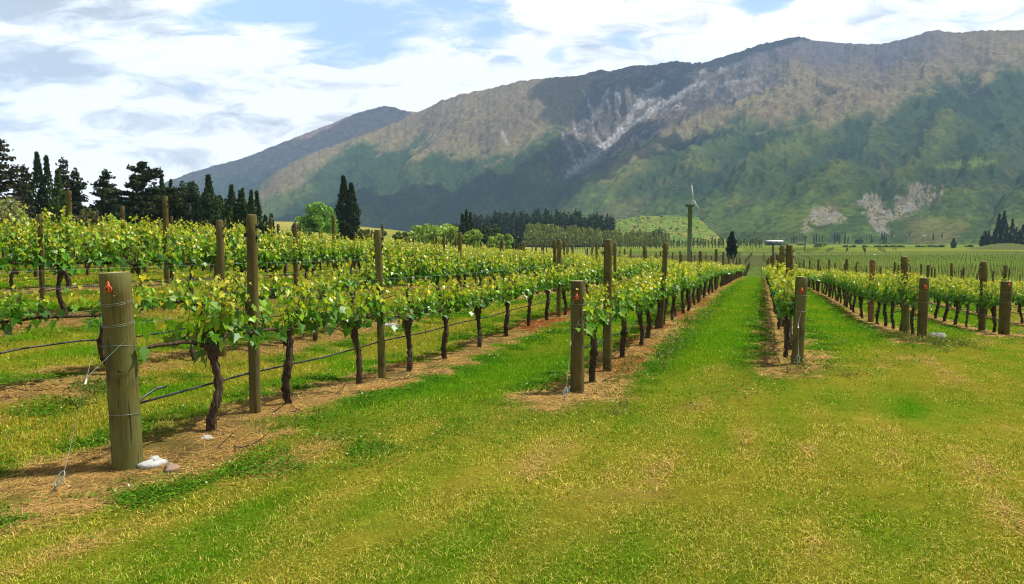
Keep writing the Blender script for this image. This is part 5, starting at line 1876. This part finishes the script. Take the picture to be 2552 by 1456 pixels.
def wind_machine():
    Y = 137.0
    x = at_depth(1718, 600, Y)[0]; z = gz(x, Y)
    zt = at_depth(1716, 516, Y)[2]; H = zt - z
    root = link("wind_machine", None, loc=(x, Y, z), label="tall frost fan on a thick green tower with two thin blades", cat="wind machine")
    b = MB(); b.tube([(0, 0, -1), (0, 0, H * .5), (0, 0, H)], [.43, .40, .36], 20); b.build("tower", M_TOWER, root, True)
    b = MB(); b.box((-.05, 0, H + .10), (1.35, 1.2, .22), bev=.12); b.box((-.05, 0, H + .34), (1.5, 1.3, .26), bev=.14); b.build("head", M_TOWER, root)
    hz = at_depth(1722, 500, Y)[2] - z; hx = at_depth(1724.5, 500, Y)[0] - x
    b = MB(); b.tube([(.3, -.2, H + .42), (hx * .7, -.4, hz)], [.14, .13], 10); b.tube([(hx, -.85, hz), (hx, -.3, hz)], [.20, .24], 14); b.build("hub", M_BLADE, root)
    for k, (tx, ty) in enumerate([(1720.5, 459), (1745.5, 532)]):
        e = at_depth(tx, ty, Y) - np.array([x, Y, z]); s = np.array([hx, -.75, hz]); e[1] = -.75
        d = unit(e - s); side = np.array([d[2], 0, -d[0]]); Ln = np.linalg.norm(e - s)

        def blade(a0, a1, nm, mt, par):
            b = MB(); P = []
            for q in (a0, a1):
                c = s + d * Ln * q; wd = .095 * (1 - .35 * q) + (.10 if q < .2 else 0)
                for sx, dy in ((-1, -.02), (1, .05), (1, .08), (-1, .01)):
                    P.append(c + side * sx * wd + np.array([0, dy - .03, 0]))
            b.add(P, [(0, 1, 2, 3), (7, 6, 5, 4), (0, 4, 5, 1), (1, 5, 6, 2), (2, 6, 7, 3), (3, 7, 4, 0)])
            return b.build(nm, mt, par)
        bl = blade(.03, .93, "blade", M_BLADE, root)
        blade(.9301, 1.0, "blade_tip", M_REDTIP, bl)
    b = MB(); b.box((.0, -.6, .75), (1.1, .5, 1.3), bev=.06); b.build("engine_box", M_TOWER, root)


wind_machine()


def far_fan():
    Y = 900.0; px = cx(1395)
    x = at_depth(px, 600, Y)[0]; z = at_depth(px, 515 + 296 * .3097, Y)[2]; H = at_depth(px, 515 + 238 * .3097, Y)[2] - z
    root = link("wind_machine", None, loc=(x, Y, z), label="tiny distant wind machine among the far poplars at right", cat="wind machine")
    b = MB(); b.tube([(0, 0, -.5), (0, 0, H)], [.5, .4], 10); b.build("tower", M_TOWER, root)
    for a in (math.radians(130), math.radians(20)):
        b = MB(); b.tube([(0, -.5, H), (4.0 * math.cos(a), -.5, H + 4.0 * math.sin(a))], [.4, .25], 6); b.build("blade", M_BLADE, root)
    b = MB(); b.tube([(0, -.7, H), (0, .5, H)], .5, 8); b.build("hub", M_BLADE, root)


far_fan()
M_POLE = plain_mat("dark_pole", (.045, .05, .045), .8)


def pole(px, ytop, ybase, Y, rad, lab, arm=True, zfix=None):
    x = at_depth(px, 600, Y)[0]; zt = at_depth(px, ytop, Y)[2]; z = min(gz(x, Y), at_depth(px, ybase, Y)[2])
    root = link("power_pole", None, loc=(x, Y, z), label=lab, cat="power pole")
    b = MB(); b.tube([(0, 0, -.5), (0, 0, (zt - z) * .6), (0, 0, zt - z)], [rad * 1.15, rad, rad * .85], 9); b.build("pole_shaft", M_POLE, root)
    if arm:
        b = MB(); b.box((0, -rad * 1.4, zt - z - .6), (2.2 * (rad / .2), .14, .16)); b.build("crossarm", M_POLE, root)
        b = MB()
        for s in (-1, 1):
            b.tube([(s * 1.0 * rad / .2, -rad * 1.4, zt - z - .52), (s * 1.0 * rad / .2, -rad * 1.4, zt - z - .22)], .05 * rad / .2, 6)
        b.build("insulator", M_PLASTIC, root)


pole(cx(445), 515 + 240 * .3097, 515 + 350 * .3097, 420.0, .30, "dark power pole on the lower terrace right of the barn")
pole(cx(188), 515 + 305 * .3097, 640, 118.0, .14, "dark slim pole at the end of the forked guy wire row", arm=False)


def sign():
    px, py = cx(1003), 515 + 388 * .3097; Y = 300.0
    p = at_depth(px, py, Y); z = gz(p[0], Y)
    root = link("field_marker", None, loc=(p[0], Y, z), label="small white block marker board among the lower vines", cat="marker board")
    hh = p[2] - z
    b = MB(); b.box((0, 0, hh), (1.1, .08, .5), bev=.0); b.build("board", M_PLASTIC, root)
    for s in (-.4, .4):
        b = MB(); b.box((s, .09, hh / 2 - .2), (.12, .1, hh + .4)); b.build("leg", M_POLE, root)


sign()


# ------------------------------------------------------------------ sky, sun, air, camera
def make_world(strength=0.10, el=62.0, sun_az=68.0):
    w = bpy.data.worlds.new("World"); S.world = w; w.use_nodes = True
    nt = w.node_tree; nt.nodes.clear()
    sky = nd(nt, 'ShaderNodeTexSky', sky_type='NISHITA'); sky.sun_disc = False
    sky.sun_elevation = math.radians(el); sky.sun_rotation = math.radians(sun_az)
    sky.air_density = 1.0; sky.dust_density = 1.0; sky.ozone_density = 1.2
    tc = nd(nt, 'ShaderNodeTexCoord').outputs['Generated']
    sp = nd(nt, 'ShaderNodeSeparateXYZ'); L(nt, tc, sp.inputs[0])
    yy = mathn(nt, 'MAXIMUM', mathn(nt, 'ABSOLUTE', sp.outputs[1]), 0.25)
    a = mathn(nt, 'DIVIDE', sp.outputs[0], yy); e = mathn(nt, 'DIVIDE', sp.outputs[2], yy)
    # layered clouds: flat sheets seen at a low angle
    cv = nd(nt, 'ShaderNodeCombineXYZ'); L(nt, mathn(nt, 'MULTIPLY', a, 2.2), cv.inputs[0]); L(nt, mathn(nt, 'MULTIPLY', e, 7.0), cv.inputs[1])
    L(nt, mathn(nt, 'MULTIPLY', a, 0.4), cv.inputs[2])
    rot = nd(nt, 'ShaderNodeMapping'); rot.inputs['Rotation'].default_value = (0, 0, math.radians(-22)); L(nt, cv.outputs[0], rot.inputs[0])
    n1 = noise(nt, rot.outputs[0], 2.0, 10, 0.62, 1.0)
    n2 = noise(nt, rot.outputs[0], 5.5, 9, 0.62, 0.8)
    n3 = noise(nt, rot.outputs[0], 0.9, 6, 0.55, 0.3)
    # where the blue shows through
    s = None

    def blob(px, py, wx, wy, amp):
        nonlocal s
        a0 = (px - CX) / F; e0 = (600 - py) / F
        da = mathn(nt, 'MULTIPLY', mathn(nt, 'SUBTRACT', a, a0), F / wx); de = mathn(nt, 'MULTIPLY', mathn(nt, 'SUBTRACT', e, e0), F / wy)
        q = mathn(nt, 'ADD', mathn(nt, 'MULTIPLY', da, da), mathn(nt, 'MULTIPLY', de, de))
        g = mathn(nt, 'MULTIPLY', mathn(nt, 'EXPONENT', mathn(nt, 'MULTIPLY', q, -1.0)), amp)
        return g

    def total(lst):
        t = None
        for p in lst:
            g = blob(*p)
            t = g if t is None else mathn(nt, 'ADD', t, g)
        return t
    blue = total([(560, 55, 110, 40, .62), (720, 25, 150, 50, .66), (900, 50, 200, 50, .50), (1120, 25, 130, 50, .46), (1215, 75, 80, 35, .40), (880, 130, 170, 55, .42), (1010, 110, 200, 60, .3), (1880, 22, 90, 26, .75), (1385, 150, 30, 24, .40), (1560, 110, 60, 22, .30), (2330, 55, 220, 30, .18), (1500, 300, 1, 1, 0)])
    bm = mathn(nt, 'ADD', blue, mathn(nt, 'MULTIPLY', mathn(nt, 'SUBTRACT', n1, 0.5), 1.7))
    bm = mathn(nt, 'ADD', bm, mathn(nt, 'MULTIPLY', mathn(nt, 'SUBTRACT', n2, 0.5), 0.9))
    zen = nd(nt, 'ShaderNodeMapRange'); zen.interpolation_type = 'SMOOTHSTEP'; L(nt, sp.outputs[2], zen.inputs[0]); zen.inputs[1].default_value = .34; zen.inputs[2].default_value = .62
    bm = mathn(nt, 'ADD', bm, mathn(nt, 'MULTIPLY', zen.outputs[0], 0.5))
    bf = ramp(nt, bm, [(0.26, 0.0), (0.38, 0.5), (0.62, 1.0)])
    grey = total([(60, 20, 320, 55, .8), (330, 50, 150, 40, .35), (120, 165, 170, 50, 1.0), (190, 200, 90, 26, .55), (410, 105, 50, 24, .5), (350, 230, 160, 60, .25), (630, 210, 150, 30, .30), (430, 310, 250, 40, .33), (150, 330, 260, 50, .32), (700, 300, 200, 40, .22), (1600, 60, 300, 40, .2), (250, 400, 400, 40, .25), (2150, 60, 300, 40, .25), (1480, 130, 120, 30, .25)])
    gm = mathn(nt, 'ADD', mathn(nt, 'MULTIPLY', grey, 0.75), mathn(nt, 'MULTIPLY', mathn(nt, 'SUBTRACT', n2, 0.53), 1.9))
    gm = mathn(nt, 'ADD', gm, mathn(nt, 'MULTIPLY', mathn(nt, 'SUBTRACT', n1, 0.5), 1.5))
    gf = ramp(nt, gm, [(0.05, 0.0), (0.30, 0.5), (0.62, 1.0)])
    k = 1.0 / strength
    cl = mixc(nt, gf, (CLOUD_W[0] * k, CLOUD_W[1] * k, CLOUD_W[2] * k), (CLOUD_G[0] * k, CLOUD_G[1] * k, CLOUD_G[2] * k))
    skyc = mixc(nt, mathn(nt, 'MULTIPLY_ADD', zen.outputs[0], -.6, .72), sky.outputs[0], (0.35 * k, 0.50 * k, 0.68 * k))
    # low sky thickens to white, below the horizon stays pale
    col = mixc(nt, bf, cl, skyc)
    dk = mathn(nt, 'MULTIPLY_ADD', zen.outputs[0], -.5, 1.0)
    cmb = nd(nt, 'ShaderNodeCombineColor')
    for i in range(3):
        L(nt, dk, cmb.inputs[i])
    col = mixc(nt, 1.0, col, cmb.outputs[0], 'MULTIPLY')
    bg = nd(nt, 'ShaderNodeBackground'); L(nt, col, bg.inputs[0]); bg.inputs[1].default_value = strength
    o = nd(nt, 'ShaderNodeOutputWorld'); L(nt, bg.outputs[0], o.inputs[0])


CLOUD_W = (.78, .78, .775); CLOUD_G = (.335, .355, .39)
EL, AZ = 62.0, 68.0      # sun height; bearing from straight ahead towards the right
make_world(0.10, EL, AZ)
sd = bpy.data.lights.new("sun", 'SUN'); sd.energy = 5.0; sd.angle = math.radians(0.6); sd.color = (1.0, 0.95, 0.86)
so = bpy.data.objects.new("sun", sd); COL.objects.link(so)
dirv = np.array([math.cos(math.radians(EL)) * math.sin(math.radians(AZ)), math.cos(math.radians(EL)) * math.cos(math.radians(AZ)), math.sin(math.radians(EL))])
from mathutils import Vector
so.rotation_euler = Vector(dirv).to_track_quat('Z', 'Y').to_euler()

# ------------------------------------------------------------------ unseen cloud meshes added overhead to shade parts of the range
M_CLOUD = plain_mat("cloud_white", (.9, .9, .92), 1.0, 0.0, .03, .002)


def cloud(px, py, R, alt, sx, sy, sz, seed, lab):
    # a point on the slope seen at (px, py) at distance R lies in this cloud's shade
    r_ = np.random.default_rng(seed)
    g = at_depth(px, py, R)
    k = (alt - g[2]) / dirv[2]
    c = g + dirv * k
    b = MB(); n, m = 18, 36
    th = np.linspace(0, math.pi, n)[:, None] * np.ones((1, m)); ph = np.ones((n, 1)) * np.linspace(0, 2 * math.pi, m, endpoint=False)[None, :]
    d = np.stack([np.sin(th) * np.cos(ph), np.sin(th) * np.sin(ph), np.cos(th)], -1)
    q = 1 + 0.55 * fbm(d[..., 0] * 2.1 + seed + d[..., 2], d[..., 1] * 2.1, 4)
    P = d * q[..., None] * np.array([sx, sy, sz])
    P[..., 2] = np.maximum(P[..., 2], -sz * .25)
    idx = np.arange(n * m).reshape(n, m); nx = np.roll(idx, -1, 1)
    b.add(P.reshape(-1, 3), np.stack([idx[:-1], idx[1:], nx[1:], nx[:-1]], -1).reshape(-1, 4))
    o = b.build("cloud", M_CLOUD, smooth=True, kind='structure', label=lab)
    o.location = c


cloud(1060, 520, 2900, 3300, 800, 420, 220, 3, "unseen white cloud added overhead to shade the left slopes")
cloud(820, 330, 5900, 4200, 1500, 700, 260, 9, "unseen white cloud added overhead to shade the far shoulder")
cloud(1660, 190, 4300, 3900, 620, 300, 200, 14, "unseen white cloud added overhead to shade the slaty crest")

hz, nt = new_mat("valley_air")
v = nd(nt, 'ShaderNodeVolumePrincipled'); v.inputs['Color'].default_value = (.44, .66, 1.0, 1); v.inputs['Density'].default_value = HAZE = 0.000060
v.inputs['Anisotropy'].default_value = 0.0
o = nd(nt, 'ShaderNodeOutputMaterial'); L(nt, v.outputs[0], o.inputs['Volume'])
b = MB(); b.box((0, 3900, 950), (18000, 9800, 1980.0))
hb = b.build("haze", hz, kind='stuff', label="thin blue air filling the valley up to the peaks")

cam = bpy.data.cameras.new("camera"); cam.sensor_width = 36.0; cam.lens = 36.0 * F / 2551.0; cam.clip_end = 30000; cam.clip_start = 0.05
co = bpy.data.objects.new("camera", cam); COL.objects.link(co)
co.location = (0, 0, 0); co.rotation_euler = (math.pi / 2 - PITCH, 0, 0)
S.camera = co
S.view_settings.view_transform = 'Standard'; S.view_settings.look = 'None'; S.view_settings.exposure = 0.76; S.view_settings.gamma = 1.0
S.cycles.use_denoising = True
S.cycles.pixel_filter_type = 'BLACKMAN_HARRIS'; S.cycles.filter_width = 1.1
S.cycles.max_bounces = 6; S.cycles.diffuse_bounces = 3; S.cycles.transmission_bounces = 4; S.cycles.volume_bounces = 1
S.cycles.use_adaptive_sampling = True; S.cycles.adaptive_threshold = 0.015
